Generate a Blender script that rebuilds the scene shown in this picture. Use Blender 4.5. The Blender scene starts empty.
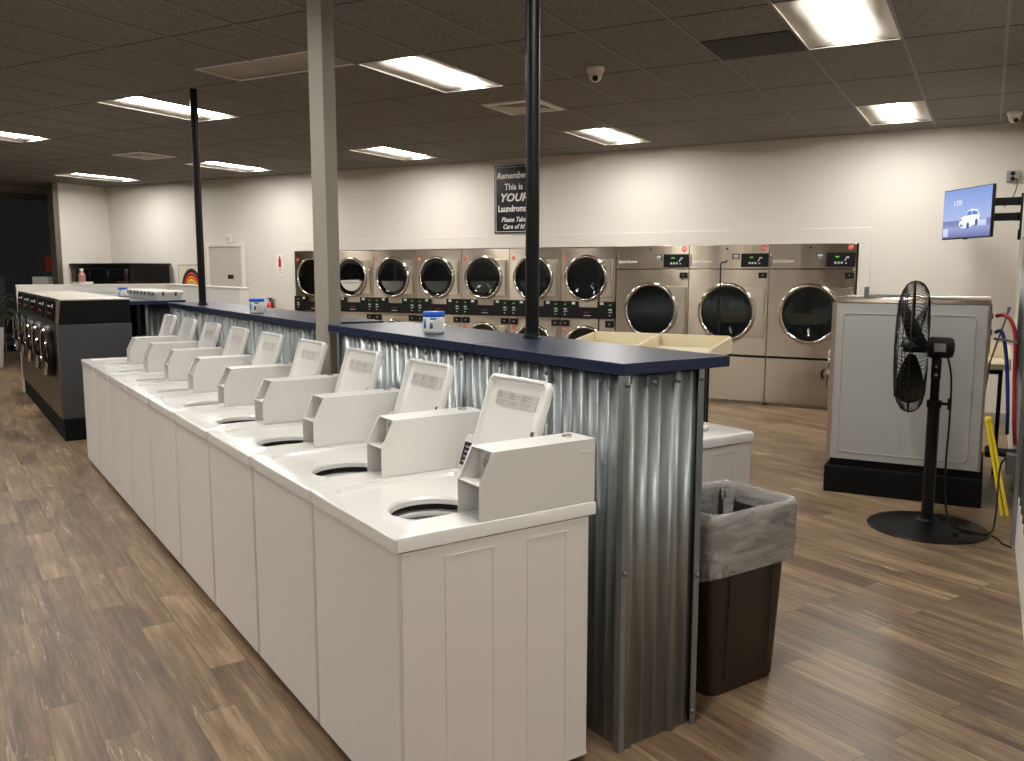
import bpy, math, random
from mathutils import Matrix, Vector
random.seed(7)
PI = math.pi
C = bpy.context.scene.collection
BR = math.radians(27.185)                 # the washer islands stand at this angle to the back wall
E1 = Vector((-math.cos(BR), math.sin(BR), 0)); E2 = Vector((math.sin(BR), math.cos(BR), 0))
def B(e1, e2, z=0): return E1*e1 + E2*e2 + Vector((0, 0, z))
ISL = -BR

# ------------------------------------------------------------------ materials
def lin(c): return tuple(((x/12.92) if x <= .04045 else ((x+.055)/1.055)**2.4) for x in c)
def rgb(r, g, b): return lin((r/255, g/255, b/255))
def mat(name, col, rough=.5, metal=0, emit=0, spec=.5, coat=0, bump=None, var=0, aniso=0):
    m = bpy.data.materials.new(name); m.use_nodes = True
    nt = m.node_tree; p = nt.nodes['Principled BSDF']
    p.inputs['Base Color'].default_value = (*col, 1); p.inputs['Roughness'].default_value = rough
    p.inputs['Metallic'].default_value = metal; p.inputs['Specular IOR Level'].default_value = spec
    p.inputs['Coat Weight'].default_value = coat
    if aniso: p.inputs['Anisotropic'].default_value = aniso; p.inputs['Anisotropic Rotation'].default_value = .25
    if emit:
        p.inputs['Emission Color'].default_value = (*col, 1); p.inputs['Emission Strength'].default_value = emit
    tc = nt.nodes.new('ShaderNodeTexCoord')
    if var:
        n = nt.nodes.new('ShaderNodeTexNoise'); n.inputs['Scale'].default_value = 3; n.inputs['Detail'].default_value = 4
        mx = nt.nodes.new('ShaderNodeMix'); mx.data_type = 'RGBA'
        mx.inputs['A'].default_value = (*[c*(1-var) for c in col], 1); mx.inputs['B'].default_value = (*[min(1, c*(1+var)) for c in col], 1)
        nt.links.new(tc.outputs['Object'], n.inputs['Vector']); nt.links.new(n.outputs['Fac'], mx.inputs['Factor'])
        nt.links.new(mx.outputs['Result'], p.inputs['Base Color'])
    if bump:
        sc, st, dist = bump
        mp = nt.nodes.new('ShaderNodeMapping'); mp.inputs['Scale'].default_value = sc
        n = nt.nodes.new('ShaderNodeTexNoise'); n.inputs['Scale'].default_value = 1; n.inputs['Detail'].default_value = 3
        b = nt.nodes.new('ShaderNodeBump'); b.inputs['Strength'].default_value = st; b.inputs['Distance'].default_value = dist
        nt.links.new(tc.outputs['Object'], mp.inputs['Vector']); nt.links.new(mp.outputs['Vector'], n.inputs['Vector'])
        nt.links.new(n.outputs['Fac'], b.inputs['Height']); nt.links.new(b.outputs['Normal'], p.inputs['Normal'])
    return m
M = {}
M['enamel'] = mat('white_enamel', rgb(226, 224, 219), .22, spec=.5, coat=.2)
M['enamel_body'] = mat('washer_body_enamel', rgb(224, 218, 214), .38)
M['coinbox'] = mat('coin_box_paint', rgb(218, 216, 211), .35)
M['wall'] = mat('wall_paint', rgb(216, 210, 200), .65, bump=((60, 60, 60), .08, .002))
M['wallfront'] = mat('front_wall_dark', rgb(92, 88, 82), .6)  # unseen wall behind the camera, darkened to give the steel reflections contrast
M['white'] = mat('white_paint', rgb(226, 221, 212), .45)
M['navy'] = mat('navy_laminate', rgb(15, 31, 62), .3, bump=((200, 200, 200), .05, .0005))
M['black'] = mat('black_paint', rgb(9, 9, 10), .38, spec=.3)
M['blackpl'] = mat('black_plastic', rgb(11, 11, 12), .45, spec=.3)
M['blackmat'] = mat('black_matte', rgb(12, 12, 12), .8, spec=.2)
M['charcoal'] = mat('charcoal_enamel', rgb(62, 63, 67), .45, bump=((90, 90, 90), .1, .001))
M['steel'] = mat('brushed_steel', rgb(184, 172, 155), .30, 1, bump=((1.7, 1.7, .2), .5, .03), aniso=.95)
M['steelB'] = mat('washer_front_steel', rgb(120, 112, 102), .36, 1)
M['topcov'] = mat('pale_top_enamel', rgb(196, 188, 174), .4)
M['steelP'] = mat('door_plate_steel', rgb(208, 198, 182), .27, 1, bump=((2.0, 2.0, .3), .4, .02), aniso=.8)
M['chrome'] = mat('polished_ring', rgb(205, 200, 192), .14, 1)
M['drum'] = mat('drum_steel', rgb(150, 155, 154), .35, .85)
M['tub'] = mat('tub_enamel', rgb(120, 121, 119), .4, .2)
M['glassdark'] = mat('dark_door_glass', rgb(14, 16, 17), .06, spec=.6)
M['grey'] = mat('grey_paint', rgb(150, 148, 143), .5)
M['colp'] = mat('column_paint', rgb(150, 144, 132), .6, bump=((40, 40, 40), .1, .001))
M['greyside'] = mat('grey_panel', rgb(168, 168, 164), .42, .0, bump=((80, 80, 80), .05, .0006))
M['pipe'] = mat('pipe_grey', rgb(110, 112, 112), .4, .6)
M['cream'] = mat('cream_plastic', rgb(222, 210, 178), .4)
M['brown'] = mat('brown_plastic', rgb(46, 36, 29), .42, bump=((150, 150, 150), .12, .001))
M['red'] = mat('red_paint', rgb(190, 32, 28), .3)
M['sticker'] = mat('red_sticker', rgb(226, 74, 58), .5)
M['hose_red'] = mat('red_hose', rgb(150, 26, 34), .4); M['hose_blue'] = mat('blue_hose', rgb(28, 42, 120), .4)
M['brass'] = mat('brass_fitting', rgb(150, 124, 66), .35, .9)
M['yellow'] = mat('yellow_plastic', rgb(232, 206, 24), .4)
M['blue'] = mat('blue_plastic', rgb(14, 92, 200), .35)
M['tubwhite'] = mat('tub_white', rgb(226, 226, 222), .35)
M['lblue'] = mat('label_blue', rgb(60, 120, 190), .5); M['violet'] = mat('label_violet', rgb(96, 92, 160), .5)
M['ink'] = mat('ink_grey', rgb(172, 168, 164), .6); M['inkd'] = mat('ink_dark', rgb(60, 60, 62), .6)
M['label'] = mat('label_paper', rgb(196, 192, 187), .6)
M['wtext'] = mat('white_print', rgb(225, 222, 215), .5)
M['green_led'] = mat('green_display', rgb(80, 170, 50), .5, emit=.25)
M['white_led'] = mat('pale_key_print', rgb(190, 200, 190), .5)
M['red_led'] = mat('red_print', rgb(150, 30, 24), .5)
M['lens'] = mat('lamp_lens', (1.0, .975, .93), .5, emit=27)
M['reflector'] = mat('lamp_reflector', rgb(200, 194, 184), .6)
M['unlit'] = mat('unlit_reflector', rgb(170, 163, 150), .5)
M['gasket'] = mat('black_rubber', rgb(12, 12, 12), .6)
M['winframe'] = mat('window_frame_metal', rgb(120, 112, 102), .4, .6)
M['green'] = mat('leaf_green', rgb(46, 66, 30), .5)
M['potwhite'] = mat('pot_white', rgb(206, 202, 196), .4)
M['orange'] = mat('poster_orange', rgb(226, 124, 30), .6); M['gold'] = mat('poster_yellow', rgb(238, 190, 60), .6)
M['maroon'] = mat('poster_red', rgb(168, 40, 32), .6); M['pblack'] = mat('poster_black', rgb(28, 24, 26), .6)
M['paper'] = mat('poster_paper', rgb(214, 206, 186), .6)
M['greyplate'] = mat('door_plate', rgb(40, 38, 36), .5)
M['darktile'] = mat('dark_tile', rgb(44, 43, 40), .8)
def galv(name='galvanised_sheet', c=(156, 161, 161)):
    m = mat(name, rgb(*c), .42, .9, bump=((1.5, 1.5, .3), .08, .006))
    return m
M['galv'] = galv()
def floor_mat():
    m = mat('wood_plank_floor', rgb(120, 100, 80), .42)
    nt = m.node_tree; L = nt.links.new; N = nt.nodes.new; p = nt.nodes['Principled BSDF']
    tc = N('ShaderNodeTexCoord'); mp = N('ShaderNodeMapping'); mp.inputs['Rotation'].default_value = (0, 0, BR)
    mp.inputs['Location'].default_value = (.3, .06, 0)
    L(tc.outputs['Object'], mp.inputs['Vector'])
    br = N('ShaderNodeTexBrick'); br.offset = .37; br.offset_frequency = 2
    for k, v in dict(Scale=1, **{'Mortar Size': .0016, 'Mortar Smooth': .1, 'Bias': 0, 'Brick Width': .93, 'Row Height': .150}).items(): br.inputs[k].default_value = v
    br.inputs['Color1'].default_value = (0, 0, 0, 1); br.inputs['Color2'].default_value = (1, 1, 1, 1); br.inputs['Mortar'].default_value = (.5, .5, .5, 1)
    L(mp.outputs['Vector'], br.inputs['Vector'])
    sep = N('ShaderNodeSeparateColor'); L(br.outputs['Color'], sep.inputs['Color'])
    # grain shifted plank by plank
    off = N('ShaderNodeVectorMath'); off.operation = 'MULTIPLY_ADD'; off.inputs[1].default_value = (7, 3, 5)
    comb = N('ShaderNodeCombineXYZ')
    for k in range(3): L(sep.outputs['Red'], comb.inputs[k])
    L(comb.outputs[0], off.inputs[0]); L(mp.outputs['Vector'], off.inputs[2])
    def noise(scale, det, dis=0, rough=.6):
        s = N('ShaderNodeMapping'); s.inputs['Scale'].default_value = scale; L(off.outputs[0], s.inputs['Vector'])
        n = N('ShaderNodeTexNoise'); n.inputs['Scale'].default_value = 1; n.inputs['Detail'].default_value = det; n.inputs['Roughness'].default_value = rough; n.inputs['Distortion'].default_value = dis
        L(s.outputs[0], n.inputs['Vector']); return n
    g1 = noise((1.6, 26, 1), 8, .6); g2 = noise((1.2, 5, 1), 4, .8); g3 = noise((5, 120, 1), 6, .4, .7)
    def math_(op, a, b, c=None):
        n = N('ShaderNodeMath'); n.operation = op
        for i, x in enumerate([a, b, c]):
            if x is None: continue
            if isinstance(x, (int, float)): n.inputs[i].default_value = x
            else: L(x, n.inputs[i])
        return n.outputs[0]
    t = math_('MULTIPLY', sep.outputs['Red'], .26)
    t = math_('MULTIPLY_ADD', g1.outputs['Fac'], 1.05, t); t = math_('MULTIPLY_ADD', g2.outputs['Fac'], .75, t); t = math_('MULTIPLY_ADD', g3.outputs['Fac'], .55, t)
    t = math_('SUBTRACT', t, .82)
    rp = N('ShaderNodeValToRGB'); rp.color_ramp.elements[0].position = .15; rp.color_ramp.elements[0].color = (*rgb(80, 63, 47), 1)
    rp.color_ramp.elements[1].position = .88; rp.color_ramp.elements[1].color = (*rgb(176, 150, 119), 1)
    e = rp.color_ramp.elements.new(.42); e.color = (*rgb(114, 93, 71), 1); e = rp.color_ramp.elements.new(.62); e.color = (*rgb(140, 116, 89), 1)
    L(t, rp.inputs['Fac'])
    # pale cerused streaks
    st = noise((3.2, 42, 1), 3, 1.2); pn = noise((.5, 1.6, 1), 2, .3)
    a = N('ShaderNodeMapRange'); a.inputs['From Min'].default_value = .60; a.inputs['From Max'].default_value = .65; L(st.outputs['Fac'], a.inputs['Value'])
    b = N('ShaderNodeMapRange'); b.inputs['From Min'].default_value = .54; b.inputs['From Max'].default_value = .66; L(pn.outputs['Fac'], b.inputs['Value'])
    f = math_('MULTIPLY', a.outputs[0], b.outputs[0]); f = math_('MULTIPLY', f, .6)
    mx = N('ShaderNodeMix'); mx.data_type = 'RGBA'; mx.inputs['B'].default_value = (*rgb(206, 186, 158), 1)
    L(f, mx.inputs['Factor']); L(rp.outputs['Color'], mx.inputs['A'])
    m2 = N('ShaderNodeMix'); m2.data_type = 'RGBA'; m2.inputs['B'].default_value = (*rgb(58, 46, 36), 1)
    L(math_('MULTIPLY', br.outputs['Fac'], .65), m2.inputs['Factor']); L(mx.outputs['Result'], m2.inputs['A']); L(m2.outputs['Result'], p.inputs['Base Color'])
    rr = N('ShaderNodeMapRange'); rr.inputs['To Min'].default_value = .30; rr.inputs['To Max'].default_value = .52; L(g1.outputs['Fac'], rr.inputs['Value']); L(rr.outputs[0], p.inputs['Roughness'])
    bp = N('ShaderNodeBump'); bp.inputs['Strength'].default_value = .25; bp.inputs['Distance'].default_value = .002
    L(math_('SUBTRACT', g3.outputs['Fac'], br.outputs['Fac']), bp.inputs['Height']); L(bp.outputs['Normal'], p.inputs['Normal'])
    return m
M['floor'] = floor_mat()
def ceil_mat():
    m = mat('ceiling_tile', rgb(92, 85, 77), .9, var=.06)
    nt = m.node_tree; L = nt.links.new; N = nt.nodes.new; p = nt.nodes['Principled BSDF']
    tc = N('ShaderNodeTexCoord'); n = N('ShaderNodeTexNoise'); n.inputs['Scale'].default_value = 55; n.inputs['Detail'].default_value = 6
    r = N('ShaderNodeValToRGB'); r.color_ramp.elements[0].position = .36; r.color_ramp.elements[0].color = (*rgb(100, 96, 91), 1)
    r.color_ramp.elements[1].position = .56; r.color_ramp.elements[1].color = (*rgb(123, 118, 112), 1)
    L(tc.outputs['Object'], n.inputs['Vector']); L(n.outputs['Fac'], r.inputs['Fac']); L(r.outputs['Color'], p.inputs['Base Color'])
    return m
M['ceil'] = ceil_mat()
M['grid'] = mat('ceiling_grid_bar', rgb(122, 117, 110), .6)
M['gridgap'] = mat('tile_joint', rgb(42, 38, 34), .8)
def glass_mat(name, col, mixf, rough=.03):
    m = bpy.data.materials.new(name); m.use_nodes = True; nt = m.node_tree; nt.nodes.clear()
    o = nt.nodes.new('ShaderNodeOutputMaterial'); t = nt.nodes.new('ShaderNodeBsdfTransparent'); g = nt.nodes.new('ShaderNodeBsdfGlossy')
    t.inputs['Color'].default_value = (*col, 1); g.inputs['Roughness'].default_value = rough
    mx = nt.nodes.new('ShaderNodeMixShader'); f = nt.nodes.new('ShaderNodeLayerWeight'); f.inputs['Blend'].default_value = mixf
    nt.links.new(f.outputs['Fresnel'], mx.inputs[0]); nt.links.new(t.outputs[0], mx.inputs[1]); nt.links.new(g.outputs[0], mx.inputs[2]); nt.links.new(mx.outputs[0], o.inputs[0])
    return m
M['glass'] = glass_mat('smoked_glass', (.46, .49, .49), .38)
M['winglass'] = glass_mat('window_glass', (.7, .72, .72), .35)
def bag_mat():
    m = bpy.data.materials.new('liner_plastic'); m.use_nodes = True; nt = m.node_tree; p = nt.nodes['Principled BSDF']
    p.inputs['Base Color'].default_value = (*rgb(196, 192, 186), 1); p.inputs['Roughness'].default_value = .25; p.inputs['Alpha'].default_value = .55
    tc = nt.nodes.new('ShaderNodeTexCoord'); mp = nt.nodes.new('ShaderNodeMapping'); mp.inputs['Scale'].default_value = (3, 3, 16); n = nt.nodes.new('ShaderNodeTexNoise'); n.inputs['Scale'].default_value = 1.0; n.inputs['Distortion'].default_value = 1.5
    b = nt.nodes.new('ShaderNodeBump'); b.inputs['Strength'].default_value = .5; b.inputs['Distance'].default_value = .015
    nt.links.new(tc.outputs['Object'], mp.inputs[0]); nt.links.new(mp.outputs[0], n.inputs['Vector']); nt.links.new(n.outputs['Fac'], b.inputs['Height']); nt.links.new(b.outputs[0], p.inputs['Normal'])
    r = nt.nodes.new('ShaderNodeMapRange'); r.inputs['From Min'].default_value = .35; r.inputs['From Max'].default_value = .65; r.inputs['To Min'].default_value = .3; r.inputs['To Max'].default_value = .62
    nt.links.new(n.outputs['Fac'], r.inputs['Value']); nt.links.new(r.outputs[0], p.inputs['Alpha'])
    return m
M['bag'] = bag_mat()
M['clearbin'] = mat('frosted_bin', rgb(206, 208, 206), .3)
def screen_mat():
    # the picture on the television: pale blue sky, darker ground band
    m = bpy.data.materials.new('screen_picture'); m.use_nodes = True; nt = m.node_tree; p = nt.nodes['Principled BSDF']
    p.inputs['Base Color'].default_value = (.01, .01, .015, 1); p.inputs['Roughness'].default_value = .2
    tc = nt.nodes.new('ShaderNodeTexCoord'); sp = nt.nodes.new('ShaderNodeSeparateXYZ'); mr = nt.nodes.new('ShaderNodeMapRange'); mr.inputs['From Min'].default_value = -.235; mr.inputs['From Max'].default_value = .235
    r = nt.nodes.new('ShaderNodeValToRGB'); E = r.color_ramp.elements
    E[0].position = 0; E[0].color = (*rgb(86, 98, 156), 1); E[1].position = 1; E[1].color = (*rgb(120, 150, 214), 1)
    for q, c in ((.2, (148, 156, 206)), (.28, (118, 128, 182)), (.36, (104, 118, 176)), (.37, (168, 182, 224)), (.6, (150, 174, 228))): e = E.new(q); e.color = (*rgb(*c), 1)
    nt.links.new(tc.outputs['Object'], sp.inputs[0]); nt.links.new(sp.outputs['Z'], mr.inputs['Value']); nt.links.new(mr.outputs[0], r.inputs['Fac']); nt.links.new(r.outputs['Color'], p.inputs['Emission Color'])
    p.inputs['Emission Strength'].default_value = .42
    return m
M['screen'] = screen_mat()
for n, c in (('tvcar', (176, 186, 222)), ('tvglass', (52, 78, 150)), ('tvdark', (40, 46, 84)), ('tvyellow', (166, 172, 160)), ('tvpale', (140, 152, 196))): M[n] = mat('picture_'+n[2:], rgb(*c), .4, emit=.38)

# ------------------------------------------------------------------ mesh builder
def smooth(pts, n=6):
    P = [Vector(p) for p in pts]; P = [2*P[0]-P[1]]+P+[2*P[-1]-P[-2]]; out = []
    for i in range(1, len(P)-2):
        a, b, c, d = P[i-1:i+3]
        for k in range(n):
            t = k/n; out.append(.5*((2*b)+(c-a)*t+(2*a-5*b+4*c-d)*t*t+(3*b-a-3*c+d)*t**3))
    return out+[P[-2]]
class MB:
    def __init__(s): s.v = []; s.f = []; s.mi = []; s.cur = 0
    def face(s, *idx): s.f.append(tuple(idx)); s.mi.append(s.cur)
    def add(s, vs, fs, T=None):
        o = len(s.v)
        for p in vs:
            p = Vector(p); s.v.append(T @ p if T else p)
        for f in fs: s.f.append(tuple(i+o for i in f)); s.mi.append(s.cur)
        return s
    def box(s, x0, x1, y0, y1, z0, z1, T=None):
        x0, x1 = sorted((x0, x1)); y0, y1 = sorted((y0, y1)); z0, z1 = sorted((z0, z1))
        vs = [(x, y, z) for z in (z0, z1) for y in (y0, y1) for x in (x0, x1)]
        return s.add(vs, [(0, 2, 3, 1), (4, 5, 7, 6), (0, 1, 5, 4), (2, 6, 7, 3), (0, 4, 6, 2), (1, 3, 7, 5)], T)
    def loft(s, loops, cap0=True, cap1=True, T=None, closed=True):
        n = len(loops[0]); vs = [p for l in loops for p in l]; fs = []
        for k in range(len(loops)-1):
            for i in range(n if closed else n-1):
                j = (i+1) % n; fs.append((k*n+i, k*n+j, (k+1)*n+j, (k+1)*n+i))
        if cap0: fs.append(tuple(range(n))[::-1])
        if cap1: fs.append(tuple(range((len(loops)-1)*n, len(loops)*n)))
        return s.add(vs, fs, T)
    def cyl(s, p0, p1, r0, r1=None, n=16, cap=True, T=None):
        return s.tube([p0, p1], [r0, r0 if r1 is None else r1], n, cap, T)
    def tube(s, pts, r, n=8, cap=True, T=None):
        pts = [Vector(p) for p in pts]; rs = r if isinstance(r, (list, tuple)) else [r]*len(pts); loops = []; up = None
        for i, p in enumerate(pts):
            d = (pts[min(i+1, len(pts)-1)]-pts[max(i-1, 0)]).normalized()
            if up is None: up = d.orthogonal().normalized()
            up = (up-d*up.dot(d)); up = up.normalized() if up.length > 1e-6 else d.orthogonal().normalized(); w = d.cross(up)
            loops.append([p+(up*math.cos(a)+w*math.sin(a))*rs[i] for a in [2*PI*k/n for k in range(n)]])
        return s.loft(loops, cap, cap, T)
    def lathe(s, prof, n=32, T=None, close=False):     # prof: (r, z)
        loops = [[(r*math.cos(2*PI*k/n), r*math.sin(2*PI*k/n), z) for k in range(n)] for r, z in prof]
        if close: loops.append(loops[0])
        return s.loft(loops, not close, not close, T)
    def prism(s, poly, y0, y1, T=None):                # poly in x,z ; extruded in y
        return s.loft([[(x, y0, z) for x, z in poly], [(x, y1, z) for x, z in poly]], True, True, T)
    def text(s, t, size, T, depth=.001, align='CENTER', bold=0, shear=0, xs=1):
        cu = bpy.data.curves.new('t', 'FONT'); cu.body = t; cu.size = size; cu.extrude = depth; cu.align_x = align; cu.align_y = 'CENTER'; cu.offset = bold; cu.shear = shear; cu.resolution_u = 2
        ob = bpy.data.objects.new('t', cu); C.objects.link(ob); bpy.context.view_layer.update()
        me = bpy.data.meshes.new_from_object(ob.evaluated_get(bpy.context.evaluated_depsgraph_get()))
        X = T @ Matrix.Rotation(PI/2, 4, 'X') @ Matrix.Diagonal((xs, 1, 1, 1))
        s.add([v.co for v in me.vertices], [tuple(p.vertices) for p in me.polygons], X)
        bpy.data.objects.remove(ob); bpy.data.curves.remove(cu); bpy.data.meshes.remove(me); return s
    def build(s, name, mats, parent=None, bevel=0, loc=None, rotz=0, angle=35, seg=2, solid=0):
        if not isinstance(mats, (list, tuple)): mats = [mats]
        me = bpy.data.meshes.new(name); me.from_pydata([tuple(v) for v in s.v], [], s.f)
        for m in mats: me.materials.append(M[m] if isinstance(m, str) else m)
        me.polygons.foreach_set('material_index', s.mi); me.polygons.foreach_set('use_smooth', [True]*len(s.f))
        import bmesh
        bm = bmesh.new(); bm.from_mesh(me); bmesh.ops.recalc_face_normals(bm, faces=bm.faces); bm.to_mesh(me); bm.free()
        me.set_sharp_from_angle(angle=math.radians(angle))
        o = bpy.data.objects.new(name, me); C.objects.link(o)
        if parent: o.parent = parent
        if loc is not None: o.location = loc
        o.rotation_euler = (0, 0, rotz)
        if solid:
            q = o.modifiers.new('solid', 'SOLIDIFY'); q.thickness = solid; q.offset = 0
        if bevel:
            q = o.modifiers.new('bevel', 'BEVEL'); q.width = bevel; q.segments = seg; q.limit_method = 'ANGLE'; q.angle_limit = math.radians(40); q.harden_normals = False
        return o
def T(x=0, y=0, z=0, rx=0, ry=0, rz=0): return Matrix.Translation((x, y, z)) @ Matrix.Rotation(rz, 4, 'Z') @ Matrix.Rotation(ry, 4, 'Y') @ Matrix.Rotation(rx, 4, 'X')
def tag(o, label=None, cat=None, group=None, kind=None):
    for k, v in (('label', label), ('category', cat), ('group', group), ('kind', kind)):
        if v: o[k] = v
    return o
def thing(name, label, cat, loc=(0, 0, 0), rotz=0, group=None):
    o = bpy.data.objects.new(name, None); o.empty_display_size = .1; C.objects.link(o); o.location = loc; o.rotation_euler = (0, 0, rotz)
    return tag(o, label, cat, group)
def dup(root, loc, rotz, label):
    r = root.copy(); C.objects.link(r); r.location = loc; r.rotation_euler = (0, 0, rotz); r['label'] = label
    for ch in list(root.children):
        c = ch.copy(); C.objects.link(c); c.parent = r
        for g in list(ch.children):
            d = g.copy(); C.objects.link(d); d.parent = c
    return r
def struct(o): o['kind'] = 'structure'; return o
# star-shaped outlines (rays from a centre onto a signed-distance shape)
def sd_rect(x, y, x0, x1, y0, y1, r=0):
    cx, cy, hx, hy = (x0+x1)/2, (y0+y1)/2, (x1-x0)/2-r, (y1-y0)/2-r
    dx, dy = abs(x-cx)-hx, abs(y-cy)-hy
    return math.hypot(max(dx, 0), max(dy, 0))+min(max(dx, dy), 0)-r
def rayloop(sdf, angs, cx=0, cy=0):
    out = []
    for a in angs:
        lo, hi = 0, 3
        for _ in range(40):
            m = (lo+hi)/2
            if sdf(cx+m*math.cos(a), cy+m*math.sin(a)) < 0: lo = m
            else: hi = m
        out.append((cx+lo*math.cos(a), cy+lo*math.sin(a)))
    return out
def corner_angs(rects, cx=0, cy=0, n=48):
    A = [2*PI*k/n for k in range(n)]
    for x0, x1, y0, y1 in rects:
        for x in (x0, x1):
            for y in (y0, y1): A.append(math.atan2(y-cy, x-cx) % (2*PI))
    A = sorted(A); out = [A[0]]
    for a in A[1:]:
        if a-out[-1] > 1e-3: out.append(a)
    return out
def rrect(x0, x1, y0, y1, r, z, n=5):
    pts = []
    for (cx, cy, a0) in ((x1-r, y1-r, 0), (x0+r, y1-r, PI/2), (x0+r, y0+r, PI), (x1-r, y0+r, 1.5*PI)):
        for k in range(n+1):
            a = a0+PI/2*k/n; pts.append((cx+r*math.cos(a), cy+r*math.sin(a), z))
    return pts

# ================================================================== SETTING
CZ = 3.1
WY = 10.42; XR = .25; XL = -14.1; XG = -15.3
struct(MB().box(-15.6, 4.2, -3.2, 11.4, -.1, 0).build('floor', 'floor'))
# ceiling slab, tile grid bars on it
GX = [-.585-.592*k for k in range(-8, 26)]; GY = [6.34+1.165*k for k in range(-9, 4)]
lightcells = [(x, y) for x in (-1.177, -4.137, -7.097, -10.057, -13.017) for y in (-1.815, 1.68, 5.175, 8.67)] + [(1.783, -1.815), (1.783, 1.68)]
holes = [(x, x+.592, y, y+1.165) for x, y in lightcells] + [(-5.321, -4.137, 4.72, 5.175)]
c = MB()
# rows of ceiling between fixtures
ys = sorted(set([-3.2, 11.4] + [h[2] for h in holes] + [h[3] for h in holes]))
for a, b in zip(ys[:-1], ys[1:]):
    x = -15.6
    for h in sorted([h for h in holes if h[2] <= a+1e-6 and h[3] >= b-1e-6]):
        c.box(x, h[0], a, b, CZ, CZ+.12); x = h[1]
    c.box(x, 4.2, a, b, CZ, CZ+.12)
ceil = struct(c.build('ceiling', 'ceil'))
def inhole(x, y): return any(h[0]-.02 < x < h[1]+.02 and h[2]-.02 < y < h[3]+.02 for h in holes)
g = MB()
for x in GX:
    ysx = sorted([(h[2], h[3]) for h in holes if h[0]+.02 < x < h[1]-.02]); y = -3.1
    for a, b in ysx: g.box(x-.010, x+.010, y, a, CZ-.006, CZ+.01); y = b
    g.box(x-.010, x+.010, y, WY-.01, CZ-.006, CZ+.01)
g.build('ceiling_grid', 'grid', ceil)
g = MB()
for k, y in enumerate(GY):
    segs = sorted([(h[0], h[1]) for h in holes if h[2]+.02 < y < h[3]-.02]); x = -15.5
    for a, b in segs: g.box(x, a, y-.004, y+.004, CZ-.002, CZ+.01); x = b
    g.box(x, 4.1, y-.004, y+.004, CZ-.002, CZ+.01)
g.build('tile_joint', 'gridgap', ceil)
# back wall with the opening that holds the dryers
OX0, OX1, OZ = -9.655, -1.295, 1.93
w = MB().box(-15.6, OX0, WY, WY+.12, 0, CZ).box(OX1, XR+.12, WY, WY+.12, 0, CZ).box(OX0, OX1, WY, WY+.12, OZ, CZ)
w.box(OX0, OX1, WY+.86, WY+.92, 0, OZ).box(OX0-.06, OX0, WY+.12, WY+.92, 0, OZ+.06).box(OX1, OX1+.06, WY+.12, WY+.92, 0, OZ+.06).box(OX0, OX1, WY+.12, WY+.92, OZ, OZ+.06)
wb = struct(w.build('wall_back', 'wall'))
struct(MB().box(XR, XR+.12, 3.0, WY, 0, CZ).build('wall_right', 'wall'))
struct(MB().box(XR+.12, 4.0, 2.88, 3.0, 0, CZ).box(4.0, 4.12, -3, 3.0, 0, CZ).box(XR, XR+.12, 2.88, 3.0, 0, CZ).build('wall_side', 'wall'))
struct(MB().box(-15.6, 4.12, -3.12, -3.0, 0, CZ).build('wall_front', 'wallfront'))
struct(MB().box(XL-.12, XL, 9.45, WY, 0, CZ).build('wall_left', 'wall', bevel=.004))
struct(MB().box(OX0+.02, OX1+.125, WY-.02, WY, OZ-.02, 2.08).box(OX1, OX1+.125, WY-.02, WY, 0, OZ-.02).build('trim_1', 'wall', bevel=.003))
struct(MB().box(OX1+.13, XR, WY-.012, WY, 0, .1).box(XL, OX0, WY-.012, WY, 0, .1).build('baseboard_back', 'grey'))
# storefront window on the left
win = struct(MB().box(XG-.06, XG+.04, 10.12, 10.24, 0, 2.98).box(XG-.06, XG+.04, -3, 10.3, 2.88, 2.98).box(XG-.06, XG+.06, -3, 10.3, 0, .16).box(XG-.06, XG+.04, 6.3, 6.38, 0, 2.98).box(XG-.06, XG+.04, 3.0, 3.08, 0, 2.98).box(XG-.06, XG+.04, 0, .08, 0, 2.98).build('window_1', 'winframe', bevel=.004))
MB().box(XG-.02, XG-.01, -3, 10.14, .16, 2.9).build('pane', 'winglass', win)
struct(MB().box(XG-.2, XG+.02, -3, 10.42, 2.98, CZ).box(XG-.2, XG-.06, 10.24, 10.42, 0, 2.98).build('wall_storefront', 'grey'))
struct(MB().box(XL-.14, XL+.02, 9.35, 9.45, 0, CZ).build('trim_2', 'winframe', bevel=.006))
struct(MB().box(-20, -16.4, -3, 14, -.3, -.12).build('ground', 'darktile'))
# door in the back wall
dx0, dx1, dz = -11.6, -10.74, 2.06
d = struct(MB().box(dx0, dx0+.06, WY-.03, WY, 0, dz).box(dx1-.06, dx1, WY-.03, WY, 0, dz).box(dx0+.06, dx1-.06, WY-.03, WY, dz-.06, dz).build('door_1', 'white', bevel=.004))
MB().box(dx0+.065, dx1-.065, WY-.012, WY-.002, 0.01, dz-.065).build('door_leaf', mat('door_grey', rgb(196, 188, 178), .5), d)
MB().box(-11.13, -11.0, WY-.018, WY-.012, 1.47, 1.54).build('door_plate', 'greyplate', d)
MB().cyl((-10.86, WY-.06, 1.0), (-10.86, WY-.012, 1.0), .03).build('door_knob', 'chrome', d)

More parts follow.
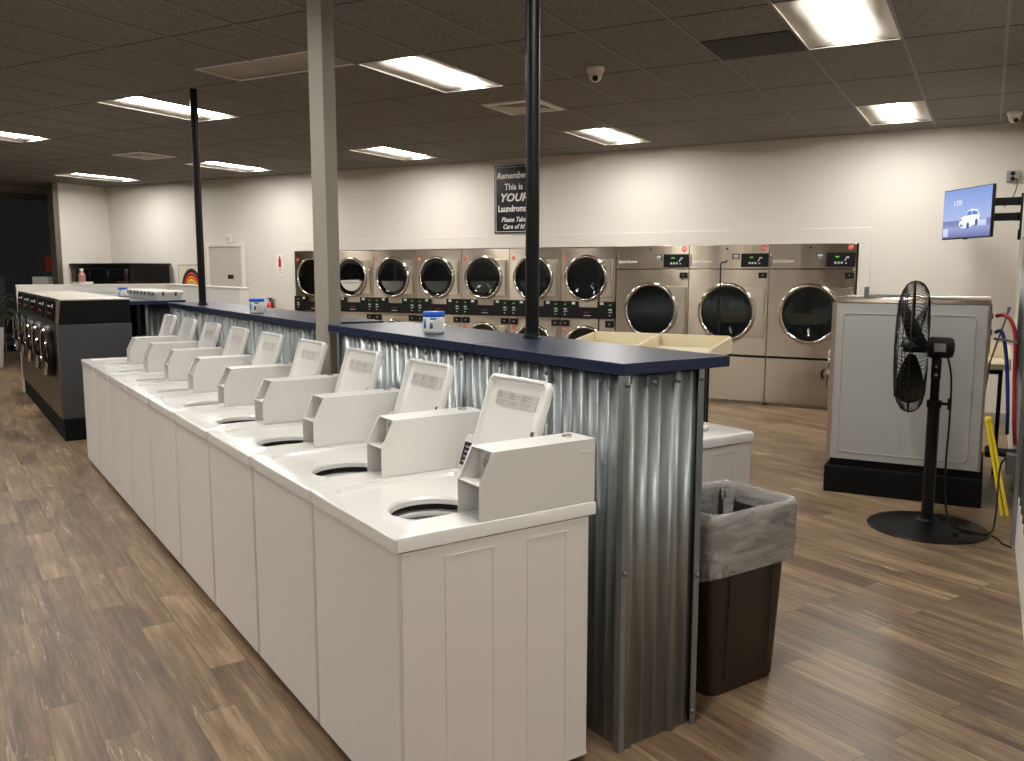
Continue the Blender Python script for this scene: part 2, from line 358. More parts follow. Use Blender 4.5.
# ------------------------------------------------------------------ ceiling fixtures
def troffer(label, x, y):
    t = thing('ceiling_light', label, 'ceiling light', (x+.296, y+.5825, CZ), 0, 'lit recessed ceiling lights')
    a, b = .296, .5825
    m = MB()
    for s in (-1, 1):
        m.add([(s*a, -b, 0), (s*a, b, 0), (s*.092, b, .034), (s*.092, -b, .034)], [(0, 1, 2, 3)])
        m.add([(-a, s*b, 0), (a, s*b, 0), (a, s*b, .04), (-a, s*b, .04)], [(0, 1, 2, 3)])
    m.build('reflector', 'reflector', t, solid=.002)
    m = MB(); m.box(-a, -a+.014, -b, b, -.004, -.001).box(a-.014, a, -b, b, -.004, -.001).box(-a, a, -b, -b+.014, -.004, -.001).box(-a, a, b-.014, b, -.004, -.001)
    m.build('frame', 'reflector', t)
    m = MB(); n = 8
    P = [(.094*math.cos(PI*k/n), .035-.014*math.sin(PI*k/n)) for k in range(n+1)]
    m.prism(P, -b+.02, b-.02); m.build('lens', 'lens', t)
    return t
lab = {(-1.177, 5.175): 'large bright ceiling light nearest overhead, cut by the top edge', (-1.177, 8.67): 'lit ceiling light close to the back wall at the right',
 (-4.137, 5.175): 'lit ceiling light between the grey column and the tall black pole', (-4.137, 8.67): 'lit ceiling light by the back wall, right of the tall black pole',
 (-7.097, 5.175): 'lit ceiling light crossed by the left black pole', (-7.097, 8.67): 'small lit ceiling light near the wall, just right of the grey column',
 (-10.057, 5.175): 'lit ceiling light cut off by the left edge', (-10.057, 8.67): 'far lit ceiling light immediately right of the left black pole', (-13.017, 8.67): 'farthest lit ceiling light by the left corner of the room'}
for x, y in lightcells:
    troffer(lab.get((x, y), 'lit recessed ceiling light outside the photographed part of the room'), x, y)
t = thing('ceiling_light', 'unlit ceiling light fixture behind the grey column', 'ceiling light', (-4.729, 4.9475, CZ))
a, b = .592, .2275
MB().box(-a, -a+.02, -b, b, -.004, .004).box(a-.02, a, -b, b, -.004, .004).box(-a, a, -b, -b+.016, -.004, .004).box(-a, a, b-.016, b, -.004, .004).build('frame', 'white', t)
m = MB(); m.loft([[(-a, -b, 0), (a, -b, 0), (a, b, 0), (-a, b, 0)], [(-a*.68, -b*.35, .07), (a*.68, -b*.35, .07), (a*.68, b*.35, .07), (-a*.68, b*.35, .07)]], False, True); m.build('reflector', 'unlit', t, solid=.002)
def vent(label, x0, x1, y0, y1):
    t = thing('ceiling_vent', label, 'ceiling vent', ((x0+x1)/2, (y0+y1)/2, CZ)); a, b = (x1-x0)/2, (y1-y0)/2
    m = MB(); L = [[(-a*k, -b*k, z), (a*k, -b*k, z), (a*k, b*k, z), (-a*k, b*k, z)] for k, z in ((1, 0), (1, -.012), (.82, -.016), (.8, 0))]
    m.loft(L, False, False); m.build('frame', 'white', t)
    m = MB()
    for k in (.72, .56, .4, .24):
        L = [[(-a*q, -b*q, z), (a*q, -b*q, z), (a*q, b*q, z), (-a*q, b*q, z)] for q, z in ((k+.07, -.014), (k-.02, .0), (k-.04, -.002), (k+.06, -.018))]
        m.loft(L+[L[0]], False, False)
    m.box(-a*.18, a*.18, -b*.18, b*.18, -.014, -.008)
    m.build('louvre', 'reflector', t)
    MB().box(-a*.8, a*.8, -b*.8, b*.8, -.001, .0).build('backing', 'blackmat', t)
vent('square white air vent behind the tall black pole', -4.13, -3.56, 6.93, 7.5)
vent('square air vent above the far left washers', -10.05, -9.48, 7.51, 8.07)
tag(MB().box(-1.765, -1.18, 5.78, 6.335, CZ-.006, CZ-.002).build('ceiling_panel', 'darktile'), 'dark half tile in the ceiling left of the large bright light', 'ceiling panel')
def dome(label, x, y):
    t = thing('security_camera', label, 'security camera', (x, y, CZ))
    MB().lathe([(.065, 0), (.068, -.02), (.06, -.035), (.05, -.04), (.02, -.04)][::1], 24).build('mount', 'white', t, angle=50)
    MB().lathe([(.05, -.035), (.052, -.055), (.045, -.08), (.028, -.098), (.008, -.104)], 24).build('dome', 'white', t, angle=60)
    MB().cyl((.008, -.025, -.075), (.018, -.047, -.088), .024, .02, 20).build('lens', 'black', t)
dome('white dome camera on the ceiling right of the tall pole', -2.66, 6.13)
dome('white dome camera on the ceiling at the right edge', .12, 9.7)

# ------------------------------------------------------------------ stacked dryers
def drum_bits(parent, cx, cz, r, y, name='drum'):
    m = MB(); X = T(cx, y, cz, rx=-PI/2)      # lathe z -> +y (into the machine)
    m.lathe([(r*.98, 0), (r*.98, .06), (r*1.03, .08), (r*1.03, .62)], 40, X)
    for k in range(3):
        a = 2*PI*k/3+.6; m.box(-.02, .02, -r*1.0, -r*.84, .1, .6, X @ Matrix.Rotation(a, 4, 'Z'))
    return m.build(name, 'drum', parent)
def open_front(m, x0, x1, z0, z1, cx, cz, r, y0, y1):
    A = corner_angs([(x0, x1, z0, z1)], cx, cz)
    O = rayloop(lambda x, z: sd_rect(x, z, x0, x1, z0, z1), A, cx, cz); I = [(cx+r*math.cos(a), cz+r*math.sin(a)) for a in A]
    m.loft([[(x, y1, z) for x, z in O], [(x, y0, z) for x, z in O], [(x, y0, z) for x, z in I], [(x, y1, z) for x, z in I]], False, False)
def round_door(parent, cx, cz, r, px, pz, y, hinge=1):
    """door: round ring on a plate reaching to the hinge side"""
    A = corner_angs([(cx, cx+px, cz-pz, cz+pz)], cx, cz, 64)
    O = rayloop(lambda x, z: min(math.hypot(x-cx, z-cz)-r*.97, sd_rect(x, z, cx, cx+px, cz-pz, cz+pz, .012)), A, cx, cz)
    I = [(cx+r*.88*math.cos(a), cz+r*.88*math.sin(a)) for a in A]
    m = MB(); m.loft([[(x, y, z) for x, z in O], [(x, y-.018, z) for x, z in O], [(x, y-.018, z) for x, z in I], [(x, y, z) for x, z in I]], False, False)
    d = m.build('door', 'steelP', parent, bevel=.002)
    X = T(cx, y-.018, cz, rx=PI/2)             # lathe z -> -y (towards the room)
    m = MB(); m.lathe([(r*1.0, 0), (r*1.0, .012), (r*.97, .026), (r*.92, .03), (r*.88, .022), (r*.86, 0)], 56, X, close=True)
    m.build('door_ring', 'chrome', d, angle=50)
    m = MB(); m.lathe([(r*.87, .008), (r*.87, .014), (r*.70, .008), (r*.4, -.01), (r*.1, -.016)], 48, X)
    m.build('door_glass', 'glass', d, angle=60)
    m = MB(); m.cyl((cx+px-.012, y-.026, cz-pz+.03), (cx+px-.012, y-.026, cz+pz-.03), .009, n=10); m.build('hinge', 'chrome', d)
    return d
def number_sticker(parent, s, x, z, y, r=.026):
    m = MB(); m.cyl((x, y-.002, z), (x, y, z), r, n=24)
    m.cur = 1; m.text(s, r*1.25, T(x, y-.0025, z), .0005, bold=r*.02)
    m.build('number_sticker', ['sticker', 'wtext'], parent)
DY = WY-.03                                     # dryer fronts
def stack_dryer(x0, x1, nums, label):
    t = thing('stacked_dryer', label, 'dryer', ((x0+x1)/2, DY, 0), 0, 'stacked stainless dryers along the back wall')
    hw = (x1-x0)/2-.003
    m = MB()
    for z0, z1, cz in ((.03, .955, .59), (.955, 1.9, 1.51)): open_front(m, -hw, hw, z0, z1, -.02, cz, .27, 0, .02)
    m.box(-hw, -hw+.015, .02, .8, .03, 1.9).box(hw-.015, hw, .02, .8, .03, 1.9).box(-hw, hw, .02, .8, 1.885, 1.9).box(-hw, hw, .78, .8, .03, 1.9).box(-hw, hw, .02, .8, .94, .955).box(-hw, hw, .05, .8, 0, .03)
    m.build('cabinet', 'steel', t, bevel=.002)
    for cz in (.59, 1.51):
        drum_bits(t, -.02, cz, .27, .02); round_door(t, -.02, cz, .302, .37, .247, 0)
    m = MB(); m.box(-hw, -.13, -.03, 0, .985, 1.207).box(.15, hw, -.03, 0, .985, 1.207).box(-.13, .15, -.03, 0, .985, 1.13)
    m.cur = 1
    for cx in (-.31, .33):
        m.box(cx-.022, cx+.022, -.032, -.03, 1.095, 1.112).box(cx-.018, cx-.004, -.032, -.03, 1.06, 1.075).box(cx+.004, cx+.03, -.032, -.03, 1.068, 1.078).box(cx-.012, cx+.004, -.032, -.03, 1.022, 1.036)
    for cx in (-.19, .21): m.box(cx-.022, cx+.026, -.032, -.03, 1.165, 1.198)
    m.box(-.04, .06, -.032, -.03, 1.018, 1.026)
    m.cur = 2
    for cx in (-.31, .33): m.box(cx-.014, cx+.014, -.032, -.03, 1.158, 1.17)
    m.cur = 3; m.box(-.03, .05, -.032, -.03, 1.06, 1.068)
    m.build('control_panel', ['blackpl', 'white_led', 'green_led', 'red_led'], t)
    for s in (-1, 1):
        m = MB().box(s*.315-.055, s*.315+.055, -.02, 0, .872, .955); m.cur = 1; m.box(s*.315-.01, s*.315+.01, -.021, -.02, .905, .925); m.build('coin_slot', ['blackpl', 'grey'], t)
    number_sticker(t, nums[0], -.325, 1.775, -.0005); number_sticker(t, nums[1], -.325, .83, -.0005)
where = ['leftmost of the row, beside the wall, partly behind the grey column', 'second of the row, just right of the grey column', 'third in the row', 'fourth in the row, above the blue-lidded tub', 'fifth in the row, left of the tall black pole', 'sixth in the row, crossed by the tall black pole', 'last stacked one before the large dryers']
PW = (9.635-4.195)/7
for k in range(7):
    a, b = 2*k+1, 2*k+2
    stack_dryer(-9.635+PW*k, -9.635+PW*(k+1), (str(a), str(b)), 'stacked stainless dryer, ' + where[k])
def big_dryer(x0, x1, num, label, handle=False):
    t = thing('tumble_dryer', label, 'dryer', ((x0+x1)/2, DY, 0), 0, 'large stainless dryers along the back wall')
    hw = (x1-x0)/2-.004; m = MB()
    open_front(m, -hw, hw, .60, 1.618, 0, 1.11, .32, 0, .02)
    m.box(-hw, hw, 0, .02, 1.628, 1.91).box(-hw, hw, 0, .02, .04, .572)
    m.box(-hw, -hw+.015, .02, .84, .03, 1.91).box(hw-.015, hw, .02, .84, .03, 1.91).box(-hw, hw, .02, .84, 1.895, 1.91).box(-hw, hw, .82, .84, .03, 1.9).box(-hw+.02, hw-.02, .05, .82, 0, .03)
    m.cur = 1; m.box(-hw+.004, hw-.004, .004, .02, .572, .60).box(-hw+.004, hw-.004, .006, .02, 1.618, 1.628)
    m.build('cabinet', ['steel', 'blackmat'], t, bevel=.002)
    drum_bits(t, 0, 1.11, .32, .02); round_door(t, 0, 1.11, .352, .455, .30, 0)
    m = MB().box(.155, .47, -.012, 0, 1.648, 1.806); m.cur = 1
    for k in range(3): m.box(.245+.034*k, .267+.034*k, -.014, -.012, 1.682, 1.705)
    m.box(.37, .40, -.014, -.012, 1.745, 1.762).box(.36, .372, -.014, -.012, 1.722, 1.745).box(.35, .362, -.014, -.012, 1.712, 1.724).box(.36, .38, -.014, -.012, 1.682, 1.694)
    m.cur = 2; m.box(.255, .295, -.014, -.012, 1.752, 1.768); m.build('control_panel', ['blackpl', 'white_led', 'green_led'], t)
    m = MB().box(.045, .135, -.004, 0, 1.736, 1.804); m.cur = 1; m.box(.062, .118, -.005, -.004, 1.765, 1.79).box(.058, .122, -.005, -.004, 1.745, 1.752); m.build('instruction_label', ['inkd', 'label'], t)
    m = MB().box(.365, .46, -.015, 0, 1.515, 1.582); m.cur = 1; m.box(.405, .42, -.016, -.015, 1.545, 1.556); m.build('coin_slot', ['blackpl', 'grey'], t)
    MB().text('Speed Queen', .052, T(-.32, -.001, 1.716), .001, bold=.0008, xs=.85).build('maker_name', 'wtext', t)
    MB().cyl((-.02, -.004, 1.865), (-.02, .001, 1.865), .012, n=14).build('lock', 'blackpl', t)
    MB().box(-hw+.012, -hw+.026, -.012, 0, 1.66, 1.80).build('panel_pull', 'chrome', t, bevel=.003)
    number_sticker(t, num, .415, 1.868, -.0005, .032)
    if handle: MB().tube([(.19, 0, .47), (.17, -.03, .46), (.165, -.035, .42), (.17, -.03, .38), (.19, 0, .37)], .012, 8).build('handle', 'blackpl', t)
big_dryer(-4.19, -3.232, '15', 'large stainless dryer nearest the stacked dryers, empty dark drum')
big_dryer(-3.232, -2.27, '16', 'large stainless dryer in the middle of the three big ones, behind a black rod')
big_dryer(-2.27, -1.308, '17', 'rightmost large stainless dryer, beside the bare white wall', True)

# ------------------------------------------------------------------ things on the back wall
t = thing('wall_sign', 'black and white laundromat sign hung high on the wall behind the pole', 'sign', (-5.69, WY, 2.56))
m = MB().box(-.3, .3, -.025, 0, -.45, .45); m.build('board', 'black', t, bevel=.003)
m = MB()
for k in (.278,):
    m.box(-k, k, -.028, -.025, .425, .432).box(-k, k, -.028, -.025, -.432, -.425).box(-k, -k+.007, -.028, -.025, -.432, .432).box(k-.007, k, -.028, -.025, -.432, .432)
m.build('border', 'wtext', t)
m = MB()
for s, sz, z, bo, sh, xs in (('Remember...', .118, .315, .0025, .25, .86), ('This is', .115, .165, .002, 0, .95), ('YOUR', .15, .02, .004, .25, 1.05), ('Laundromat', .118, -.125, .0035, 0, .83), ('Please Take', .088, -.27, .002, .25, .9), ('Care of It!', .088, -.365, .002, .25, .9)):
    MB().text(s, sz, T(0, -.027, z), .001, bold=bo, shear=sh, xs=xs).build('lettering', 'wtext', t)
t = thing('fire_extinguisher_sign', 'small white sign with a red extinguisher on the wall', 'sign', (-9.97, WY, 1.70))
MB().box(-.085, .085, -.006, 0, -.17, .17).build('plate', 'white', t)
m = MB().prism([(-.025, -.04), (.025, -.04), (.028, .07), (.012, .115), (.005, .14), (-.005, .14), (-.012, .115), (-.028, .07)], -.008, -.006)
m.text('FIRE', .032, T(0, -.0075, -.09), .0005).text('EXTINGUISHER', .02, T(0, -.0075, -.13), .0005)
m.build('red_print', 'red', t)
t = thing('fire_extinguisher', 'red fire extinguisher with a white tag hung on the back wall', 'fire extinguisher', (-10.12, WY-.09, .80))
MB().lathe([(.055, 0), (.062, .015), (.062, .24), (.05, .28), (.024, .305), (.02, .33)], 24).build('cylinder', 'red', t, angle=60)
MB().box(-.012, .012, -.05, .05, .33, .345).box(-.01, .01, -.09, .03, .36, .372).cyl((0, 0, .32), (0, 0, .365), .018).build('valve', 'black', t)
m = MB(); m.box(-.05, .04, -.064, -.06, .07, .2); m.build('label', 'wtext', t)
MB().tube([(.02, -.02, .33), (.07, -.03, .3), (.085, -.03, .2), (.08, -.02, .08)], .009).build('hose', 'black', t)
m = MB().box(-.035, .035, -.003, .003, -.075, .075, T(-.12, -.05, .29, ry=.6)); m.build('tag', 'white', t)
MB().box(-.02, .02, .06, .09, .1, .36).build('bracket', 'grey', t)
t = thing('rainbow_poster', 'framed rainbow picture on the wall beside the left black pole', 'picture', (-12.02, WY, 1.44))
MB().box(-.3, .3, -.02, 0, -.27, .27).build('frame', 'grey', t, bevel=.003)
MB().box(-.28, .28, -.023, -.02, -.25, .25).build('paper', 'paper', t)
for r0, r1, mm in ((.25, .205, 'pblack'), (.205, .165, 'maroon'), (.165, .125, 'orange'), (.125, .09, 'gold')):
    P = [(.03+(r)*math.cos(a)*1.0, -.16+r*math.sin(a)*1.45) for r, seq in ((r0, range(25)), (r1, range(24, -1, -1))) for a in [PI*k/24 for k in seq]]
    m = MB(); n = 25
    vs = [(x, -.0242, z) for x, z in P]; m.add(vs, [(i, i+1, 2*n-2-i, 2*n-1-i) for i in range(n-1)]); m.build('rainbow_band', mm, t, solid=.001)
t = thing('emergency_light', 'small white box on the wall above the grey door', 'emergency light', (-11.05, WY, 2.13))
MB().box(-.05, .05, -.06, 0, -.06, .07).build('housing', 'white', t, bevel=.008)
MB().cyl((0, -.075, .0), (0, -.06, .0), .03).build('lamp', 'reflector', t)
# black cabinets in the far corner
t = thing('black_cabinet', 'wide low black cabinet block in the far left corner', 'cabinet', (-13.28, 9.95, 0))
MB().box(-.78, .78, -.36, .42, 0, 1.70).build('body', 'black', t, bevel=.006)
for k in range(3): MB().box(-.75+.5*k, -.27+.5*k, -.375, -.36, .1, 1.64).build('door', 'glassdark', t, bevel=.004)
MB().box(-.8, .8, -.38, .44, 1.70, 1.73).build('top', 'blackpl', t, bevel=.003)
t = thing('soap_bottle', 'small pink bottle in front of the black cabinet', 'bottle', (-13.15, 9.15, 1.42)); 
MB().lathe([(.05, 0), (.055, .02), (.055, .12), (.03, .15), (.025, .18)], 16).build('body', mat('pink_plastic', rgb(170, 120, 116), .4), t); MB().lathe([(.028, .18), (.028, .22)], 12).build('cap', 'wtext', t)
t2 = thing('bottle_stand', 'narrow white stand under the pink bottle, behind the half wall', 'stand', (-13.15, 9.15, 0)); MB().box(-.12, .12, -.12, .12, 1.39, 1.42).build('top', 'white', t2, bevel=.003); MB().box(-.1, .1, -.1, .1, 0, 1.39).build('body', 'white', t2, bevel=.003)  # pedestal that only holds the bottle up, unseen behind the half wall
t = thing('white_cabinet', 'white cabinet standing by the dark storefront window', 'cabinet', (-14.70, 9.90, 0))
MB().box(-.2, .2, -.5, .42, 0, 1.50).build('body', 'white', t, bevel=.006); MB().box(  .2, .212, -.46, .38, .1, 1.44).build('door', 'white', t, bevel=.003)
tag(MB().box(XG+.0, XG+.004, 9.93, 10.04, 1.60, 1.86).build('window_notice', 'sticker'), 'red notice stuck to the dark window glass', 'notice')

# ------------------------------------------------------------------ chair and plant far left
t = thing('metal_chair', 'dark metal chair by the storefront window at the left edge', 'chair', (-14.72, 8.70, 0), math.radians(-70))
for x in (-.2, .2):
    MB().tube([(x, .22, 0), (x, .19, .45), (x, .28, .78)], .013).build('leg', 'chrome' if x > 0 else 'black', t)
    MB().tube([(x, -.24, 0), (x, -.18, .43)], .013).build('leg', 'chrome' if x > 0 else 'black', t)
MB().box(-.22, .22, -.21, .2, .43, .46).build('seat', 'black', t, bevel=.008); MB().box(-.21, .21, .225, .27, .56, .78).build('backrest', 'black', t, bevel=.008)
MB().cyl((-.2, -.205, .22), (-.2, .2, .22), .008).cyl((.2, -.205, .22), (.2, .2, .22), .008).build('stretcher', 'black', t)
t = thing('potted_plant', 'leafy plant in a white pot at the far left edge', 'plant', (-14.25, 8.17, 0))
MB().lathe([(.16, 0), (.2, .05), (.24, .68), (.22, .68), (.2, .6)], 28).build('pot', 'potwhite', t)
m = MB()
for k in range(26):
    a = random.uniform(0, 2*PI); L = random.uniform(.4, .65); hgt = random.uniform(.25, .65)
    pts = [(math.cos(a)*L*s, math.sin(a)*L*s, .6+hgt*math.sin(s*2.2)) for s in (0, .25, .5, .75, 1)]; wd = [.008, .03, .036, .024, .003]; px, py = -math.sin(a), math.cos(a)
    m.loft([[(p[0]+px*w, p[1]+py*w, p[2]+.006), (p[0], p[1], p[2]-.004), (p[0]-px*w, p[1]-py*w, p[2]+.006)] for p, w in zip(pts, wd)], False, False, closed=False)
m.build('foliage', 'green', t, solid=.002)

# ------------------------------------------------------------------ top-load washers
def make_washer(label, loc):
    t = thing('top_load_washer', label, 'washing machine', loc, ISL, 'white top-load washers in the long front row')
    hx, hy = .322, .348
    m = MB(); m.loft([rrect(-hx+.004, hx-.004, -hy+.02, hy-.02, .006, .03), rrect(-hx+.004, hx-.004, -hy+.004, hy-.02, .012, .05), rrect(-hx+.004, hx-.004, -hy+.004, hy-.02, .012, .832)], True, False)
    m.build('cabinet', 'enamel_body', t)
    for x in (-.26, .26):
        for y in (-.27, .27): MB().cyl((x, y, 0), (x, y, .035), .022, n=10).build('foot', 'black', t)
    # pressed side panel with raised lines, and the front sheet edge
    m = MB()
    for y0, y1 in ((-.20, -.035), (.085, .235)):
        X = T(hx-.004, 0, 0)
        m.box(-.001, .0025, y0, y0+.004, .05, .80, X).box(-.001, .0025, y1-.004, y1, .05, .80, X).box(-.001, .0025, y0, y1, .796, .80, X)
    m.box(hx-.006, hx-.0015, -hy+.012, -hy+.016, .04, .832)
    m.build('side_panel', 'enamel_body', t)
    # deck
    cx, cy, r = .061, -.098, .133
    rin = (-.285, .19, -.292, .20); A = corner_angs([(-hx, hx, -hy, hy), (-hx+.012, hx-.012, -hy+.012, hy-.012), rin], cx, cy, 56)
    def lp(rect, rr, z): return [(x, y, z) for x, y in rayloop(lambda x, y: sd_rect(x, y, *rect, rr), A, cx, cy)]
    def ci(q, z): return [(cx+q*math.cos(a), cy+q*math.sin(a), z) for a in A]
    m = MB(); e = hx+.0005
    m.loft([lp((-e, e, -hy-.006, hy), .002, .836), lp((-e, e, -hy-.006, hy), .002, .872), lp((-e+.001, e-.001, -hy-.003, hy-.002), .003, .8755), lp((-e+.003, e-.003, -hy+.002, hy-.005), .004, .877),
            lp(rin, .05, .877), lp((rin[0]+.008, rin[1]-.008, rin[2]+.012, rin[3]-.010), .045, .866), ci(r+.02, .866), ci(r+.008, .865), ci(r, .858), ci(r-.002, .842)], False, False)
    m.build('top_deck', 'enamel', t, angle=28)
    m = MB(); m.lathe([(r+.03, .835), (r+.006, .835), (r+.006, .828), (r+.03, .82)], 48, T(cx, cy, 0), close=True); m.build('gasket', 'gasket', t)
    m = MB(); m.lathe([(r+.02, .797), (r+.03, .74), (r+.04, .45), (.02, .43)], 48, T(cx, cy, 0))
    m.build('tub', 'tub', t, angle=50)
    m = MB(); m.lathe([(r+.045, .820), (r-.002, .816), (r-.005, .808), (r-.002, .800), (r+.03, .797), (r+.045, .80)], 48, T(cx, cy, 0), close=True); m.build('tub_ring', 'enamel', t, angle=60)
    # open lid, leaning back
    W0, W1 = -.225, .130; L = .366; tilt = math.atan2(.11, .335)
    X = T(0, .205, .887, rx=-tilt)
    m = MB(); A2 = [(W0, W1, 0, L)]
    def ll(i, y, rr): return [(p[0], y, p[1]) for p in [(q[0], q[1]) for q in rrect(W0+i, W1-i, 0+i, L-i, rr, 0)]]
    m.loft([ll(.004, .014, .026), ll(0, .010, .03), ll(0, -.012, .03), ll(.003, -.016, .028), ll(.010, -.016, .024), ll(.016, -.002, .02), ll(.05, .001, .012)], True, True, X)
    lid = m.build('lid', 'enamel', t, angle=50)
    m = MB(); m.box(W0+.055, W1-.055, -.0022, .0, L-.105, L-.055, X); m.cur = 1
    for k in range(3):
        xx = W0+.062+.072*k
        m.box(xx, xx+.03, -.003, -.0018, L-.082, L-.06, X); m.box(xx+.036, xx+.062, -.003, -.0018, L-.07, L-.064, X); m.box(xx, xx+.06, -.003, -.0018, L-.092, L-.088, X); m.box(xx, xx+.052, -.003, -.0018, L-.1, L-.096, X); m.box(xx+.036, xx+.06, -.003, -.0018, L-.08, L-.076, X)
    m.build('instruction_label', ['label', 'ink'], lid)
    MB().cyl((W1-.035, -.006, L-.18), (W1-.035, .0, L-.18), .0085, n=14, T=X).build('bumper', 'inkd', lid)
    m = MB()
    for x in (W0+.03, W1-.03): m.box(x-.018, x+.018, .195, .225, .872, .895)
    m.build('hinge', 'enamel', t, bevel=.004)
    # console wedge with dark key strip
    m = MB(); P = [(.212, .875), (.345, .875), (.345, 1.0), (.262, 1.0), (.25, .99)]
    m.loft([[(x, y, z) for y, z in P] for x in (-.318, -.236)], True, True); con = m.build('console', 'enamel', t, bevel=.006, seg=3)
    k = math.hypot(.038, .115); X = T(-.277, .212, .875, rx=-math.atan2(.038, .115))
    m = MB().box(-.026, .026, -.004, .0, .022, .108, X); m.cur = 1
    for q in range(4): m.box(-.014, .014, -.005, -.004, .034+.018*q, .04+.018*q, X)
    m.build('key_strip', ['blackpl', 'ink'], con)
    # coin box: folded sheet shell, open front, chamfered
    x0, x1 = .195, .318; y0, y1 = -.085, .345; z0, z1, zc, yc = .8775, 1.08, .985, -.038
    prof = [(y0, z0), (y1, z0), (y1, z1), (yc, z1), (y0, zc)]
    m = MB(); tk = .003
    for x in (x0, x1-tk): m.loft([[(x, y, z) for y, z in prof], [(x+tk, y, z) for y, z in prof]])
    m.box(x0, x1, yc, y1, z1-tk, z1).box(x0, x1, y1-tk, y1, z0, z1).box(x0, x1, y0, y1, z0, z0+tk)
    m.box(x0, x1, y0+.002, y0+.075, zc-.004, zc).box(x0, x1, y0+.075, y0+.078, zc-.004, z1).box(x0, x1, y0+.11, y0+.113, z0, zc)
    m.loft([[(x0+.002, y, z) for y, z in ((y0, zc), (yc, z1), (yc+.004, z1), (y0+.004, zc))], [(x0+.010, y, z) for y, z in ((y0, zc), (yc, z1), (yc+.004, z1), (y0+.004, zc))]])
    cb = m.build('coin_box', 'coinbox', t, bevel=.0015)
    m = MB(); m.box(x1-.016, x1-.004, y0+.05, y0+.072, zc-.07, zc-.028); m.cur = 1; m.box(x1-.018, x1-.016, y0+.055, y0+.067, zc-.056, zc-.042); m.build('lock', ['wtext', 'blackpl'], cb)
    MB().box(x0+.055, x0+.062, y0+.06, y0+.072, zc+.005, z1-.02).box(x0+.048, x0+.07, y0+.058, y0+.068, zc+.04, zc+.055).build('coin_slide', 'chrome', cb)
    MB().cyl(((x0+x1)/2, y1-.06, z1), ((x0+x1)/2, y1-.06, z1+.008), .012, n=12).box((x0+x1)/2-.016, (x0+x1)/2-.008, y1-.075, y1-.045, z1, z1+.006).build('key_lock', 'chrome', cb)
    MB().box(x1, x1+.0015, y1-.06, y1-.015, z1-.045, z1-.036).build('slot_emboss', 'coinbox', cb, bevel=.0007)
    m = MB()
    for y, z in ((.16, .96), (.16, .895), (-.06, .9)): m.cyl((x1, y, z), (x1+.0015, y, z), .004, n=8)
    m.build('rivet', 'coinbox', cb)
    return t
WP = .646; W0E = 2.054
pl = ['white top-load washer nearest the camera, with its bare side showing', 'white top-load washer second from the near end, behind the nearest one', 'white top-load washer third from the near end of the long row', 'white top-load washer fourth from the near end, in front of the grey column',
      'middle one of the nine white top-load washers, fifth from either end', 'white top-load washer fourth from the far end of the long row', 'white top-load washer third from the far end of the long row', 'white top-load washer next to the farthest one in the long row', 'farthest white top-load washer of the long row, by the black washers']
w0 = make_washer(pl[0], B(W0E+WP/2, 1.36))
for k in range(1, 9): dup(w0, B(W0E+WP*(k+.5), 1.36), ISL, pl[k])
# washer on the other side of the partition (only its closed end shows)
t = thing('white_washer', 'white washer behind the corrugated partition, above the trash can', 'washing machine', B(2.90, 2.72), ISL)
m = MB(); m.loft([rrect(-.318, .318, -.34, .34, .01, .02), rrect(-.318, .318, -.34, .34, .01, .83)]); m.build('cabinet', 'enamel_body', t)
m = MB(); m.loft([rrect(-.323, .323, -.348, .352, .012, .835), rrect(-.323, .323, -.348, .352, .012, .868), rrect(-.316, .316, -.341, .345, .012, .877)]); m.build('top_deck', 'enamel', t, angle=50)
m = MB()
for y0, y1 in ((-.2, -.04), (.08, .24)): m.box(.317, .3205, y0, y0+.004, .05, .8).box(.317, .3205, y1-.004, y1, .05, .8).box(.317, .3205, y0, y1, .796, .8)
m.build('side_panel', 'enamel_body', t)
m = MB(); m.loft([rrect(-.2, .2, -.16, .2, .03, .878), rrect(-.2, .2, -.16, .2, .03, .9)]); m.build('lid', 'enamel', t, bevel=.005)

